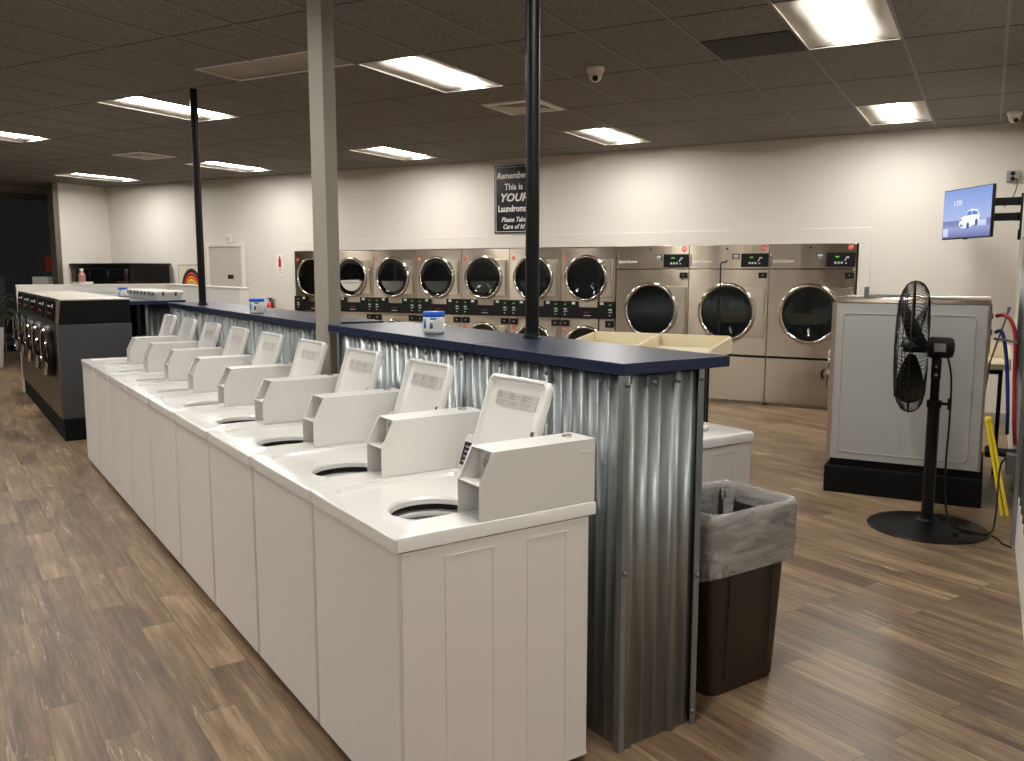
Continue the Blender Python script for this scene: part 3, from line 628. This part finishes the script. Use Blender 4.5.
# ------------------------------------------------------------------ corrugated partitions, counters
def prof_line(length):
    """sheet profile: (s, depth) with major ribs every .152 and small ribs between"""
    pts = []; s = 0
    pat = [(0, 0), (.012, 0), (.018, .011), (.042, .011), (.048, 0), (.090, 0), (.093, .003), (.101, .003), (.104, 0), (.146, 0), (.149, .003), (.157, .003), (.160, 0)]
    k = 0
    while True:
        for a, d in pat:
            q = k*.200+a
            if q >= length: pts.append((length, 0)); return pts
            pts.append((q, d))
        k += 1
def sheet(m, p0, p1, n, z0, z1):
    d = p1-p0; L = d.length; d.normalize(); P = prof_line(L)
    lo = [p0+d*s+n*h+Vector((0, 0, z0)) for s, h in P]; hi = [p+Vector((0, 0, z1-z0)) for p in lo]
    m.loft([lo, hi], False, False, closed=False)
def partition(label, ea, eb, f, bk, h, dr=0):
    """ea near end, eb far end along the island"""
    loc = B(ea, f); t = thing('corrugated_partition', label, 'partition', loc, ISL+dr)
    L = eb-ea; D = bk-f; o = .004
    X = Vector
    m = MB(); sheet(m, X((-.0, o+.018, 0)), X((-L, o+.018, 0)), X((0, -1, 0)), 0, h); m.build('front_sheet', 'galv', t, solid=.0015, angle=8)
    m = MB(); sheet(m, X((-.0, D-.018, 0)), X((-L, D-.018, 0)), X((0, 1, 0)), 0, h); m.build('back_sheet', 'galv', t, solid=.0015, angle=8)
    m = MB(); sheet(m, X((-.018, 0.02, 0)), X((-.018, D-.02, 0)), X((1, 0, 0)), 0, h); m.build('end_sheet', 'galv', t, solid=.0015, angle=8)
    m = MB(); sheet(m, X((-L+.018, 0.02, 0)), X((-L+.018, D-.02, 0)), X((-1, 0, 0)), 0, h); m.build('end_sheet', 'galv', t, solid=.0015, angle=8)
    m = MB()
    for x, y, sx, sy in ((0, 0, -1, 1), (0, D, -1, -1), (-L, 0, 1, 1), (-L, D, 1, -1)):
        m.box(x, x+sx*.026, y, y+sy*.002, 0, h).box(x, x+sx*.002, y, y+sy*.026, 0, h)
    m.build('corner_trim', 'galv', t)
    m = MB()
    for y in (.014, .13, .24, D-.014):
        for z in (h-.03,): m.lathe([(.009, 0), (.009, .004), (.004, .009)], 10, T(.001, y, z, ry=PI/2))
    for y, z in ((.014, .62), (D-.014, .55), (D-.02, .05)): m.lathe([(.009, 0), (.009, .004), (.004, .009)], 10, T(.001, y, z, ry=PI/2))
    for x in [-.12-.3*k for k in range(int(L/.3))]: m.lathe([(.009, 0), (.009, .004), (.004, .009)], 10, T(x, .006, h-.03, rx=PI/2))
    m.build('screw', 'pipe', t)
    return t
def slab(name, label, cat, ea, eb, f, bk, z0, z1, mm='navy', group=None, dr=0):
    m = MB().box(-(eb-ea), 0, 0, bk-f, 0, z1-z0); o = m.build(name, mm, None, bevel=.002, loc=B(ea, f, z0), rotz=ISL+dr); return tag(o, label, cat, group)
CT = 1.31; CB = 1.272
partition('galvanised corrugated partition at the near end, beside the trash can', 2.038, 4.355, 1.803, 2.164, CB-.001)
partition('galvanised corrugated partition behind the far washers, left of the grey column', 4.665, 8.40, 1.795, 2.15, CB-.001, -.014)
slab('countertop', 'navy countertop section at the near end, with the sharp front corner', 'countertop', 2.037, 2.938, 1.797, 2.285, CB, CT)
slab('countertop', 'navy countertop section holding the tub below the dryers, right of the grey column', 'countertop', 2.944, 4.462, 1.797, 2.285, CB, CT)
slab('countertop', 'long navy countertop left of the grey column, around the left black pole', 'countertop', 4.635, 8.46, 1.788, 2.215, CB, CT, dr=-.014)
# grey steel column, square with the room
pc = B(4.478, 1.805)
t = thing('grey_column', 'tall grey square column between two countertops', 'column', (pc.x-.044, pc.y+.056, 0))
MB().box(-.05, .05, -.05, .05, 0, CZ).build('shaft', 'colp', t, bevel=.004)
MB().box(-.064, .064, -.064, .064, 0, .012).build('base_plate', 'colp', t, bevel=.002)
def pole(label, e1, e2, z0):
    p = B(e1, e2, z0); t = thing('utility_pole', label, 'pole', p)
    MB().cyl((0, 0, .0), (0, 0, CZ-z0), .030, n=28).build('pole', 'black', t)
    m = MB().lathe([(.042, 0), (.042, .004), (.036, .010), (.034, .022), (.031, .023)], 28); m.build('base_flange', 'black', t)
pole('tall black pole standing on the near navy countertop', 3.065, 2.175, CT)
pole('black pole farther left, standing on the long navy countertop', 7.633, 1.95, CT)
# wipes tubs
def wipes(label, loc, rz):
    t = thing('wipes_tub', label, 'tub', loc, rz, 'blue-lidded wipes tubs')
    t.scale = (.86, .86, .86)
    MB().lathe([(.05, 0), (.056, .006), (.058, .02), (.058, .088), (.054, .094)], 40).build('body', 'tubwhite', t, angle=50)
    MB().lathe([(.060, .092), (.061, .095), (.061, .114), (.058, .119), (.01, .120)], 40).build('lid', 'blue', t, angle=40)
    def patch(name, mm, a0, a1, z0, z1, r=.0587):
        m = MB(); n = 8; lo = [(r*math.cos(a0+(a1-a0)*k/n), r*math.sin(a0+(a1-a0)*k/n), z0) for k in range(n+1)]; hi = [(x, y, z1) for x, y, z in lo]; m.loft([lo, hi], False, False, closed=False); m.build(name, mm, t, solid=.0003)
    q = -PI/2
    patch('label_band', 'lblue', q-.35, q+.25, .077, .086); patch('label_picture', 'violet', q-.4, q-.1, .028, .06)
    patch('label_band', 'lblue', q-1.2, q-.8, .03, .08); 
    for k in range(5): patch('label_text', 'ink', q+.0, q+.9, .03+.009*k, .032+.009*k)
camdir = lambda p: math.atan2(p.y, p.x)+PI/2-PI   # label turned to face the aisle
for lb, p in (('wipes tub on the counter right of the grey column, blue lid', B(3.56, 1.96, CT)), ('wipes tub on the long counter, right of the left pole', B(5.955, 1.885, CT))):
    wipes(lb, p, math.atan2(-p.y, -p.x)+PI/2)

# ------------------------------------------------------------------ black front-load washers, far left
BW = .80; B0 = 9.012
def make_blackwasher(label, loc):
    t = thing('front_load_washer', label, 'washing machine', loc, ISL, 'black front-load washers in a row at the left')
    h = BW/2-.004; f = 0
    # body: local y 0 = front, goes back to .65
    MB().box(-h, h, .012, .65, .21, 1.10).build('cabinet', 'charcoal', t, bevel=.004)
    m = MB(); P = [(.02, 1.102), (.645, 1.102), (.645, 1.325), (.045, 1.325)]
    m.loft([[(x, y, z) for y, z in P] for x in (-h, h)]); m.build('upper_housing', 'blackmat', t, bevel=.004)
    m = MB().box(-h, h, .03, .65, 1.325, 1.338); m.build('top_cover', 'topcov', t, bevel=.003)
    m = MB(); open_front(m, -h, h, .565, 1.10, 0, .83, .21, -.006, .012); m.build('front_panel', 'steelB', t)
    MB().box(-h, h, -.004, .012, .21, .56).build('kick_panel', 'steelB', t, bevel=.003)
    m = MB(); P = [(-.012, 1.105), (.02, 1.105), (.045, 1.335), (.012, 1.345)]
    m.loft([[(x, y, z) for y, z in P] for x in (-h, h)]); cp = m.build('control_panel', 'steelB', t, bevel=.003)
    X = T(0, -.013, 1.105, rx=-math.atan2(.024, .24))
    m = MB().box(-h+.05, h-.05, -.004, 0, .03, .215, X); m.cur = 1; m.box(.12, .2, -.006, -.004, .15, .18, X).box(-.2, .0, -.006, -.004, .15, .165, X); m.cur = 2; m.box(-.2, .05, -.006, -.004, .08, .1, X)
    m.build('display', ['glassdark', 'wtext', 'red_led'], cp)
    X = T(0, -.006, .83, rx=PI/2)
    m = MB(); m.lathe([(.245, 0), (.252, .025), (.246, .055), (.228, .075), (.20, .08), (.185, .06), (.185, .0)], 44, X, close=True); d = m.build('door', 'blackpl', t, angle=40)
    m = MB(); m.lathe([(.234, .070), (.230, .083), (.205, .088), (.200, .075)], 44, X, close=True); m.build('door_ring', 'chrome', d)
    m = MB(); m.lathe([(.19, .05), (.17, .065), (.10, .075), (.01, .08)], 36, X); m.build('door_glass', 'glassdark', d, angle=60)
    m = MB().tube([(.225, -.07, .74), (.24, -.10, .77), (.24, -.10, .86), (.225, -.07, .89)], .012, 8); m.build('handle', 'blackpl', d)
    m = MB().lathe([(.2, 0), (.2, .4), (.01, .41)], 30, T(0, .0, .83, rx=-PI/2)); m.build('drum', 'drum', t)
    return t
bl = ['nearest black front-load washer, with its dark side panel showing', 'second nearest black front-load washer in the left row', 'middle black front-load washer of the left row', 'black front-load washer next to the farthest in the left row', 'farthest black front-load washer of the left row']
b0 = make_blackwasher(bl[0], B(B0+BW/2, .972))
for k in range(1, 5): dup(b0, B(B0+BW*(k+.5), .972), ISL, bl[k])
tag(MB().box(-5*BW, 0, .0, .68, 0, .208).build('machine_plinth', 'blackmat', None, bevel=.004, loc=B(B0-.012, .985), rotz=ISL), 'long black plinth under the black front-load washers', 'plinth')
# island 2
partition('far corrugated partition behind the black front-load washers', 9.16, 12.95, 1.78, 2.1, CB-.001)
slab('countertop', 'far navy countertop behind the black washers, carrying white bins', 'countertop', 9.02, 12.98, 1.62, 2.14, CB, CT)
tag(MB().box(-.015, .015, -.015, .015, 0, CB-.001).build('support_post', 'black', None, loc=B(9.08, 1.70), rotz=ISL), 'black post under the far countertop, beside the black washers', 'post')
tag(MB().box(-.10, 0, 0, 1.97, 0, 1.40).box(-.10, .005, -.005, 1.975, 1.40, 1.42).build('half_wall', 'white', None, bevel=.004, loc=B(13.06, .97), rotz=ISL), 'white half wall across the far end of the black washers', 'half wall')
tag(MB().box(-3.50, 0, 0, .10, 0, 1.40).box(-3.50, .005, -.01, .11, 1.40, 1.42).build('half_wall', 'white', None, bevel=.004, loc=B(9.55, 2.84), rotz=ISL), 'long white half wall behind the far countertop and bins', 'half wall')
def bin_(label, loc):
    t = thing('storage_bin', label, 'storage bin', loc, ISL, 'white storage bins on the far countertop')
    m = MB(); m.loft([rrect(-.15, .15, -.12, .12, .02, 0), rrect(-.165, .165, -.135, .135, .02, .075)]); m.build('body', 'clearbin', t)
    m = MB(); m.loft([rrect(-.172, .172, -.142, .142, .02, .075), rrect(-.172, .172, -.142, .142, .02, .088), rrect(-.15, .15, -.12, .12, .02, .094)]); m.build('lid', 'white', t)
    for s in (-.06, .06): MB().box(.166, .176, s-.008, s+.008, .045, .085).build('latch', 'inkd', t)
    for s in (-.08, .08): MB().box(s-.008, s+.008, -.146, -.136, .045, .085).build('latch', 'inkd', t)
for k, q in enumerate(['nearest white bin on the far countertop', 'second white bin on the far countertop', 'third white bin on the far countertop', 'fourth white bin on the far countertop, next to the wipes tub']):
    bin_(q+' with dark latches', B(9.2+.37*k, 1.99, CT))
wipes('wipes tub on the far countertop behind the black washers', B(10.75, 1.86, CT), math.atan2(-1, 1)+1.2)

# ------------------------------------------------------------------ trash can
t = thing('trash_can', 'brown plastic trash can with a translucent liner beside the partition', 'trash can', B(2.27, 2.52), ISL)
m = MB()
L = [rrect(-.14, .14, -.18, .18, .045, 0), rrect(-.145, .145, -.188, .188, .045, .02), rrect(-.168, .168, -.222, .222, .05, .64), rrect(-.175, .175, -.23, .23, .05, .645), rrect(-.18, .18, -.235, .235, .05, .70), rrect(-.172, .172, -.227, .227, .05, .70), rrect(-.16, .16, -.21, .21, .05, .60), rrect(-.135, .135, -.175, .175, .045, .03)]
m.loft(L); m.build('bin', 'brown', t, angle=40)
m = MB(); m.box(.149, .153, -.12, -.116, .06, .5, T(ry=.035)).box(.149, .153, .116, .12, .06, .5, T(ry=.035)).box(.149, .153, -.12, .12, .5, .504, T(ry=.035)); m.build('embossed_panel', 'brown', t)
m = MB(); rnd = random.Random(3); NL = 14; loops = []
seq = [(1.06, .475, .010), (1.07, .52, .008), (1.08, .57, .01), (1.09, .62, .008), (1.10, .67, .008), (1.10, .705, .008), (1.07, .722, .006), (1.02, .725, .006), (.97, .71, .006), (.94, .66, .012), (.90, .58, .02), (.84, .5, .025), (.76, .42, .03), (.5, .38, .02)]
for s, z, am in seq:
    base = rrect(-.175*s, .175*s, -.228*s, .228*s, .055*s, z, 12); n = len(base); lo = []
    if not loops: ph = [rnd.uniform(0, 6.28) for _ in range(6)]
    for i, p in enumerate(base):
        a = 2*PI*i/n; w = am*(math.sin(5*a+ph[0]+z*9)+.7*math.sin(11*a+ph[1]-z*22)+.5*math.sin(17*a+ph[2]+z*31))*.5
        r = Vector((p[0], p[1], 0)).normalized(); zz = z+(w*.6 if z > .6 else 0)+(.014*math.sin(a*1+1.0)+.006*math.sin(3*a+ph[3]) if s > 1.0 and z < .55 else 0)
        lo.append((p[0]+r.x*(w+.003), p[1]+r.y*(w+.003), zz))
    loops.append(lo)
m.loft(loops, False, False); bag = m.build('liner', 'bag', t, angle=80, solid=.0006)

# ------------------------------------------------------------------ right: front-load machine seen from its side
MX0, MX1, MY0, MY1 = -.955, .022, 6.55, 7.30
t = thing('front_load_washer', 'grey front-load washer seen side-on behind the fan', 'washing machine', ((MX0+MX1)/2, (MY0+MY1)/2, 0)); hx = (MX1-MX0)/2; hy = (MY1-MY0)/2
MB().box(-hx, hx, -hy, hy, .245, 1.375).build('cabinet', 'greyside', t, bevel=.004)
MB().box(-hx-.004, hx+.004, -hy-.004, hy+.004, 1.375, 1.412).build('top_cover', 'steel', t, bevel=.006)
MB().box(-hx+.01, hx-.01, -hy+.015, hy-.01, .195, .245).build('frame_rail', 'blackmat', t)
m = MB(); open_front(m, -hy, hy, .245, 1.375, 0, .78, .25, -hx-.018, -hx)
m.v = [Vector((v.y, -v.x, v.z)) for v in m.v]; m.build('front_panel', 'steel', t)
X = T(-hx-.018, 0, .78, ry=-PI/2); m = MB(); m.lathe([(.28, 0), (.28, .02), (.25, .04), (.22, .03), (.22, 0)], 40, X, close=True); d = m.build('door', 'chrome', t); m = MB(); m.lathe([(.225, .0), (.18, .01), (.01, .02)], 32, X); m.build('door_glass', 'glassdark', d)
m = MB(); yy = -hy-.0015
def outline(m, x0, x1, z0, z1, r=.03, sides='tblr', w=.004):
    P = [(p[0], p[1]) for p in rrect(x0, x1, z0, z1, r, 0, 6)]; P.append(P[0])
    m.tube([(x, yy, z) for x, z in P], w*.5, 6, False)
outline(m, -hx+.06, hx-.08, .30, 1.30, .03, 'tblr', .007)
m.tube([(-.02, yy, .30), (-.02, yy, .42), (-.01, yy, .5)], .002, 6)
m.build('pressed_line', 'greyside', t)
MB().box(-hx-.006, -hx+.012, -hy-.003, -hy+.01, .245, 1.375).build('corner_strip', 'steel', t); MB().box(hx-.012, hx+.006, -hy-.003, -hy+.01, .245, 1.375).build('corner_strip', 'steel', t)
m = MB(); [m.cyl((hx, y, z), (hx+.02, y, z), .02, n=12) for y, z in ((-.3, 1.30), (-.3, 1.19), (-.28, .35))]; m.build('hose_inlet', 'brass', t)
m = MB().box(hx, hx+.012, -.32, .32, 1.05, 1.36); m.build('back_plate', 'grey', t, bevel=.002)
tag(MB().box(-.975, .045, 6.515, 7.45, 0, .193).build('machine_plinth', 'blackmat', None, bevel=.006), 'black plinth under the grey washer behind the fan', 'plinth')
tag(MB().tube(smooth([(MX1+.035, 6.63, 1.30), (MX1+.08, 6.61, 1.31), (MX1+.125, 6.58, 1.27), (MX1+.155, 6.55, 1.16), (MX1+.165, 6.5, .9), (MX1+.18, 6.45, .62), (MX1+.2, 6.6, .45)]), .013, 10).build('red_hose', 'hose_red'), 'red hose curving from the back of the grey washer', 'hose')
tag(MB().tube(smooth([(MX1+.035, 6.63, 1.19), (MX1+.07, 6.62, 1.20), (MX1+.095, 6.6, 1.13), (MX1+.12, 6.57, .95), (MX1+.14, 6.55, .7), (MX1+.15, 6.7, .5)]), .012, 10).build('blue_hose', 'hose_blue'), 'blue hose hanging behind the grey washer', 'hose')
tag(MB().tube([(MX1+.034, 6.60, 1.15), (.12, 6.52, 1.15), (.192, 6.4, 1.14)], .008, 8).build('water_pipe', 'pipe'), 'thin pale pipe from the grey washer to the corrugated panel', 'pipe')
t = thing('drain_pipe', 'short black drain pipe low behind the grey washer', 'pipe', (.0, 6.62, .38)); MB().cyl((.045, 0, 0), (.235, 0, 0), .03, n=16).build('pipe', 'blackpl', t); MB().cyl((.05, 0, 0), (.09, 0, 0), .042, n=16).build('coupling', 'black', t)
t = thing('outlet_box', 'grey metal electrical box on the panel by the yellow sign', 'electrical box', (.205, 5.95, .44)); MB().box(-.045, .03, -.05, .05, -.06, .06).build('housing', 'pipe', t, bevel=.003); MB().box(-.049, -.045, -.03, .03, -.04, .04).build('cover', 'blackpl', t)
t = thing('lint_wand', 'grey wand lying on top of the grey washer', 'wand', (-.74, 6.75, 1.4125)); MB().cyl((-.02, 0, .012), (.26, .02, .012), .010, n=10).build('handle', 'pipe', t); MB().box(-.045, -.02, -.04, .04, 0, .075).build('head', 'pipe', t, bevel=.003)
# galvanised cladding and channel at right
t = thing('corrugated_panel', 'corrugated galvanised panel on the wall at the right edge', 'wall panel', (XR, 3.05, 0))
m = MB(); sheet(m, Vector((-.012, 2.66, 0)), Vector((-.012, 0.0, 0)), Vector((-1, 0, 0)), .3, 1.83); m.build('sheet', 'galv', t, solid=.0015)
MB().box(-.045, 0, 2.66, 2.70, .0, 1.84).build('end_channel', 'galv', t, bevel=.002); m = MB(); sheet(m, Vector((-.034, 4.4, 0)), Vector((-.034, 2.70, 0)), Vector((-1, 0, 0)), .95, 1.83); m.build('upper_sheet', 'galv', t, solid=.0015, angle=8); MB().box(-.05, 0, 2.70, 4.4, .93, .95).build('lower_rail', 'galv', t); MB().box(-.05, 0, 2.69, 4.4, 1.83, 1.845).build('top_rail', 'pipe', t); MB().box(-.034, 0, 0, 2.69, 1.83, 1.845).build('top_rail', 'pipe', t)
MB().box(-.022, 0, 0, 2.66, 0, .3).build('kick_board', 'white', t, bevel=.004)
# yellow folded sign leaning
t = thing('wet_floor_sign', 'folded yellow floor sign leaning behind the grey washer', 'floor sign', (.20, 6.42, 0))
def leaf(y0, y1, x0, x1, off):
    m = MB(); a = Vector((x0, y0, 0)); b = Vector((x1, y1, .61)); d = b-a
    w = Vector((0, 1, 0)).cross(d).normalized()
    for s0, s1, yo in ((0, 1, -.022), (0, 1, .022)): m.tube([a+Vector((off, yo*1.6, .008)), b+Vector((off, yo*.4, 0))], .010, 8)
    for q in (.06, .5, .82): p = a+d*q; k = 1.6-1.2*q; m.tube([p+Vector((off, -.022*k, 0)), p+Vector((off, .022*k, 0))], .008, 6)
    return m
leaf(-.02, .03, .0, -.135, 0).build('leaf', 'yellow', t); leaf(-.02, .03, .0, -.125, -.03).build('leaf', 'yellow', t)
MB().box(-.168, -.125, .01, .05, .60, .645).build('grip', 'yellow', t, bevel=.014)
# television
t = thing('television', 'flat television on a wall arm, showing a pale blue car picture', 'television', (-.23, 9.55, 2.155), math.atan2(-.70, .4323))
MB().box(-.411, .411, 0, .03, -.243, .243).build('body', 'blackpl', t, bevel=.004)
MB().box(-.401, .401, -.003, .0, -.23, .235).build('screen', 'screen', t)
MB().box(-.03, .03, -.004, .01, -.252, -.243).build('sensor', 'blackpl', t)
m = MB(); y = -.0035
def car(pts, yy): return [(x, yy, z) for x, z in pts]
def flat(m, pts, y0): m.prism(pts, y0-.0006, y0)
S = lambda P: [(.06+(x-.5)*.34, -.06+(z-.5)*.2) for x, z in P]
m = MB(); flat(m, S([(0, .22), (.02, .5), (.12, .62), (.3, .68), (.42, .9), (.62, .98), (.88, .92), (.98, .68), (.99, .35), (.9, .28), (.5, .12), (.2, .08)]), y); m.cur = 1
flat(m, S([(.33, .68), (.44, .87), (.6, .9), (.6, .7)]), y-.0007); flat(m, S([(.63, .7), (.63, .9), (.86, .86), (.93, .7)]), y-.0007)
m.cur = 2; 
for cx, cz in ((.45, .2), (.86, .34)): flat(m, S([(cx+.07*math.cos(a), cz+.16*math.sin(a)) for a in [2*PI*k/14 for k in range(14)]]), y-.0007)
flat(m, S([(.03, .42), (.12, .46), (.14, .54), (.04, .52)]), y-.0007); flat(m, S([(.05, .2), (.2, .16), (.2, .24), (.06, .3)]), y-.0007)
m.build('car_picture', ['tvcar', 'tvglass', 'tvdark'], t)
m = MB(); m.text('1,500', .07, T(-.15, y, .105), .0004, xs=1.0); m.build('caption', 'tvyellow', t)
m = MB(); m.box(-.385, -.30, y-.0005, y, -.215, -.135).box(.2, .34, y-.0005, y, -.13, -.07); m.build('picture_box', 'tvpale', t)
t = thing('tv_wall_arm', 'black double swing arm holding the television to the wall', 'wall bracket', (XR-.0, 9.93, 2.165))
MB().box(-.02, 0, -.05, .05, -.19, .19).box(-.03, -.0, -.03, .03, -.26, -.16).build('wall_plate', 'black', t, bevel=.003)
for z in (.115, -.035):
    MB().cyl((-.04, 0, z-.04), (-.04, 0, z+.04), .026, n=14).box(-.26, -.04, -.03, .03, z-.038, z+.038).build('arm', 'black', t, bevel=.004)
    MB().cyl((-.26, 0, z-.035), (-.26, 0, z+.035), .024, n=14).build('pivot', 'black', t)
MB().box(-.30, -.24, -.02, .02, -.10, .12).box(-.47, -.27, -.12, -.09, -.03, .03, T(rz=0)).tube([(-.27, 0, .0), (-.33, -.1, 0), (-.42, -.26, 0)], .022, 8).build('head', 'black', t)
t = thing('wall_outlet', 'grey double outlet box high on the wall beside the television', 'outlet', (.15, WY, 2.565)); MB().box(-.055, .055, -.05, 0, -.055, .055).build('housing', 'grey', t, bevel=.006)
m = MB(); [m.cyl((0, -.053, z), (0, -.05, z), .022, n=14) for z in (.025, -.027)]; m.build('socket', 'black', t)
MB().tube(smooth([(.02, -.055, -.03), (.05, -.07, -.05), (.02, -.1, -.2), (-.06, -.2, -.32)]), .005, 6).build('cord', 'black', t)

# ------------------------------------------------------------------ pedestal fan
FX, FY = -.25, 5.865
t = thing('pedestal_fan', 'black pedestal fan on a round base, seen edge-on', 'fan', (FX, FY, 0), math.radians(3))
MB().lathe([(.345, 0), (.348, .006), (.335, .014), (.25, .028), (.12, .045), (.07, .052), (.062, .07), (.03, .075)], 56).build('base', 'black', t, angle=40)
MB().cyl((.16, -.19, .036), (.16, -.19, .044), .018, n=14).build('base_knob', 'blackpl', t)
MB().cyl((0, 0, .06), (0, 0, .80), .036, n=24).build('lower_pole', 'black', t); MB().cyl((0, 0, .78), (0, 0, .98), .026, n=20).build('upper_pole', 'black', t)
m = MB().cyl((0, 0, .765), (0, 0, .81), .043, n=20); m.cyl((.03, 0, .79), (.085, 0, .79), .009, n=10); m.cyl((.085, 0, .755), (.085, 0, .825), .012, n=10); m.build('height_knob', 'blackpl', t)
MB().box(-.028, .028, -.035, .035, .94, 1.07).build('neck', 'black', t, bevel=.01); 
m = MB(); [m.cyl((0, -.038, z), (0, -.035, z), .009, n=10) for z in (.97, 1.02)]; m.build('bolt', 'chrome', t)
Xa = T(0, 0, 1.135, ry=-PI/2)        # lathe z -> -x
m = MB(); m.lathe([(.02, -.095), (.055, -.087), (.064, -.065), (.066, .04), (.05, .055), (.03, .06)], 28, Xa); mt = m.build('motor', 'blackpl', t, angle=40)
m = MB().box(-.02, .045, -.068, -.066, 1.115, 1.165); m.build('rating_plate', 'grey', mt)
m = MB(); CR = .405
for k in range(90):
    a = 2*PI*k/90; ca, sa = math.cos(a), math.sin(a)
    prof = [(.06, .232), (.2, .235), (.29, .228), (.345, .212), (.385, .188), (.401, .165), (CR, .145)]; prof2 = [(CR, .145), (.401, .115), (.385, .09), (.345, .066), (.28, .054), (.18, .05), (.065, .05)]
    m.tube([(-z, r*ca, 1.135+r*sa) for r, z in prof], .0021, 4, False); m.tube([(-z, r*ca, 1.135+r*sa) for r, z in prof2], .0021, 4, False)
for r, z in ((CR, .145), (.29, .228), (.2, .235), (.28, .054), (.18, .05), (.385, .188)):
    m.tube([(-z, r*math.cos(2*PI*k/48), 1.135+r*math.sin(2*PI*k/48)) for k in range(49)], .003 if r < CR else .0055, 6, False)
m.lathe([(.065, .232), (.065, .24), (.01, .242)], 24, Xa)
m.build('cage', 'black', t)
m = MB(); m.cyl((-.06, 0, 1.135), (-.19, 0, 1.135), .035, n=18)
for k in range(3):
    a0 = 2*PI*k/3+.4; loops = []
    for r in (.05, .15, .25, .35):
        w = .5 if r > .1 else .3
        tw = .55-.8*r; loops.append([(-.142+d*math.sin(tw)*r*.9, r*math.cos(a0+d*w), 1.135+r*math.sin(a0+d*w)) for d in (-1, -.5, 0, .5, 1)])
    m.loft(loops, False, False, closed=False)
m.build('blade', 'black', t, solid=.003)
m = MB().tube(smooth([(.06, -.01, 1.08), (.085, -.02, .95), (.09, -.03, .7), (.085, -.05, .4), (.10, -.08, .16), (.14, -.12, .07), (.22, -.1, .035), (.34, -.05, .02), (.38, .1, .08), (.40, .3, .35), (.42, .22, .44)]), .006, 8); m.build('power_cord', 'blackpl', t)
tag(MB().tube(smooth([(FX+.36, FY-.02, .006), (FX+.40, FY-.10, .006), (.16, FY-.16, .006), (.21, FY-.22, .006)]), .005, 6).build('floor_cord', 'blackpl'), 'thin black cord on the floor right of the fan base', 'cord')

# ------------------------------------------------------------------ cream folding tables
def fold_table(label, x0, x1, y0, y1, posts, rz=0, nd=1):
    cx, cy = (x0+x1)/2, (y0+y1)/2; t = thing('folding_table', label, 'table', (cx, cy, 0), rz, 'cream tray tables with black frames'); a, b = (x1-x0)/2, (y1-y0)/2
    MB().box(-a, a, -b, b, .84, .885).build('tabletop', 'cream', t, bevel=.006)
    m = MB(); P = rrect(-a, a, .88, 1.0, .04, 0, 5); P = [(p[0], p[1]) for p in P]; m.prism(P, b-.025, b); m.build('back_rail', 'cream', t, bevel=.003)
    for x in [-a+.012, a-.012]+[-a+2*a*(k+1)/(nd+1) for k in range(nd)]:
        P = [(-b+.02, .885), (b-.025, .885), (b-.025, .992), (-b+.1, .935), (-b+.03, .925)]
        m = MB(); m.loft([[(x-.012, y, z) for y, z in P], [(x+.012, y, z) for y, z in P]]); m.build('divider', 'cream', t, bevel=.003)
    m = MB(); m.box(-a+.05, a-.05, -b+.05, -b+.08, .80, .84).box(-a+.05, a-.05, b-.08, b-.05, .80, .84).box(-a+.05, -a+.08, -b+.05, b-.05, .80, .84).box(a-.08, a-.05, -b+.05, b-.05, .80, .84); m.build('frame', 'black', t)
    for x in (-a+.065, a-.065):
        for y in (-b+.065, b-.065):
            x = math.copysign(a-.065-(.14 if y > 0 else 0), x); MB().box(x-.015, x+.015, y-.015, y+.015, 0, .80).build('leg', 'black', t)
    for x in posts:
        MB().tube([(x, b-.012, .99), (x, b-.012, 1.665), (x+.012, b-.012, 1.68), (x+.045, b-.012, 1.68), (x+.055, b-.012, 1.70)], .007, 8).build('hanging_post', 'black', t)
fold_table('cream tray table between the counters and the large dryers', -3.46, -2.06, 7.3, 8.0, (-.64, .575), 0, 1)
fold_table('cream tray table mostly hidden behind the grey washer', -1.15, .19, 7.62, 8.25, (), 0, 1)
tag(MB().tube([(-.03, 7.58, .0), (.045, 7.56, .90), (.135, 7.52, 1.26), (.15, 7.515, 1.33)], [.007, .007, .007, .014], 8).build('brush_handle', 'pipe'), 'thin handle leaning behind the grey washer', 'handle')

# ------------------------------------------------------------------ camera, world, view
cam = bpy.data.cameras.new('camera'); co = bpy.data.objects.new('camera', cam); C.objects.link(co)
cam.sensor_width = 36; cam.lens = 861.6/1024*36; cam.clip_start = .05; cam.clip_end = 100
yaw = math.radians(28.80); pitch = math.radians(7.243)
co.location = (0, 0, 1.6); co.rotation_euler = (PI/2-pitch, 0, yaw)
sc = bpy.context.scene; sc.camera = co
wd = bpy.data.worlds.new('night'); sc.world = wd; wd.use_nodes = True
wd.node_tree.nodes['Background'].inputs[0].default_value = (.014, .014, .014, 1); wd.node_tree.nodes['Background'].inputs[1].default_value = .5
sc.view_settings.view_transform = 'Standard'; sc.view_settings.look = 'None'; sc.view_settings.gamma = 1; sc.view_settings.exposure = 1.27; sc.view_settings.use_curve_mapping = False
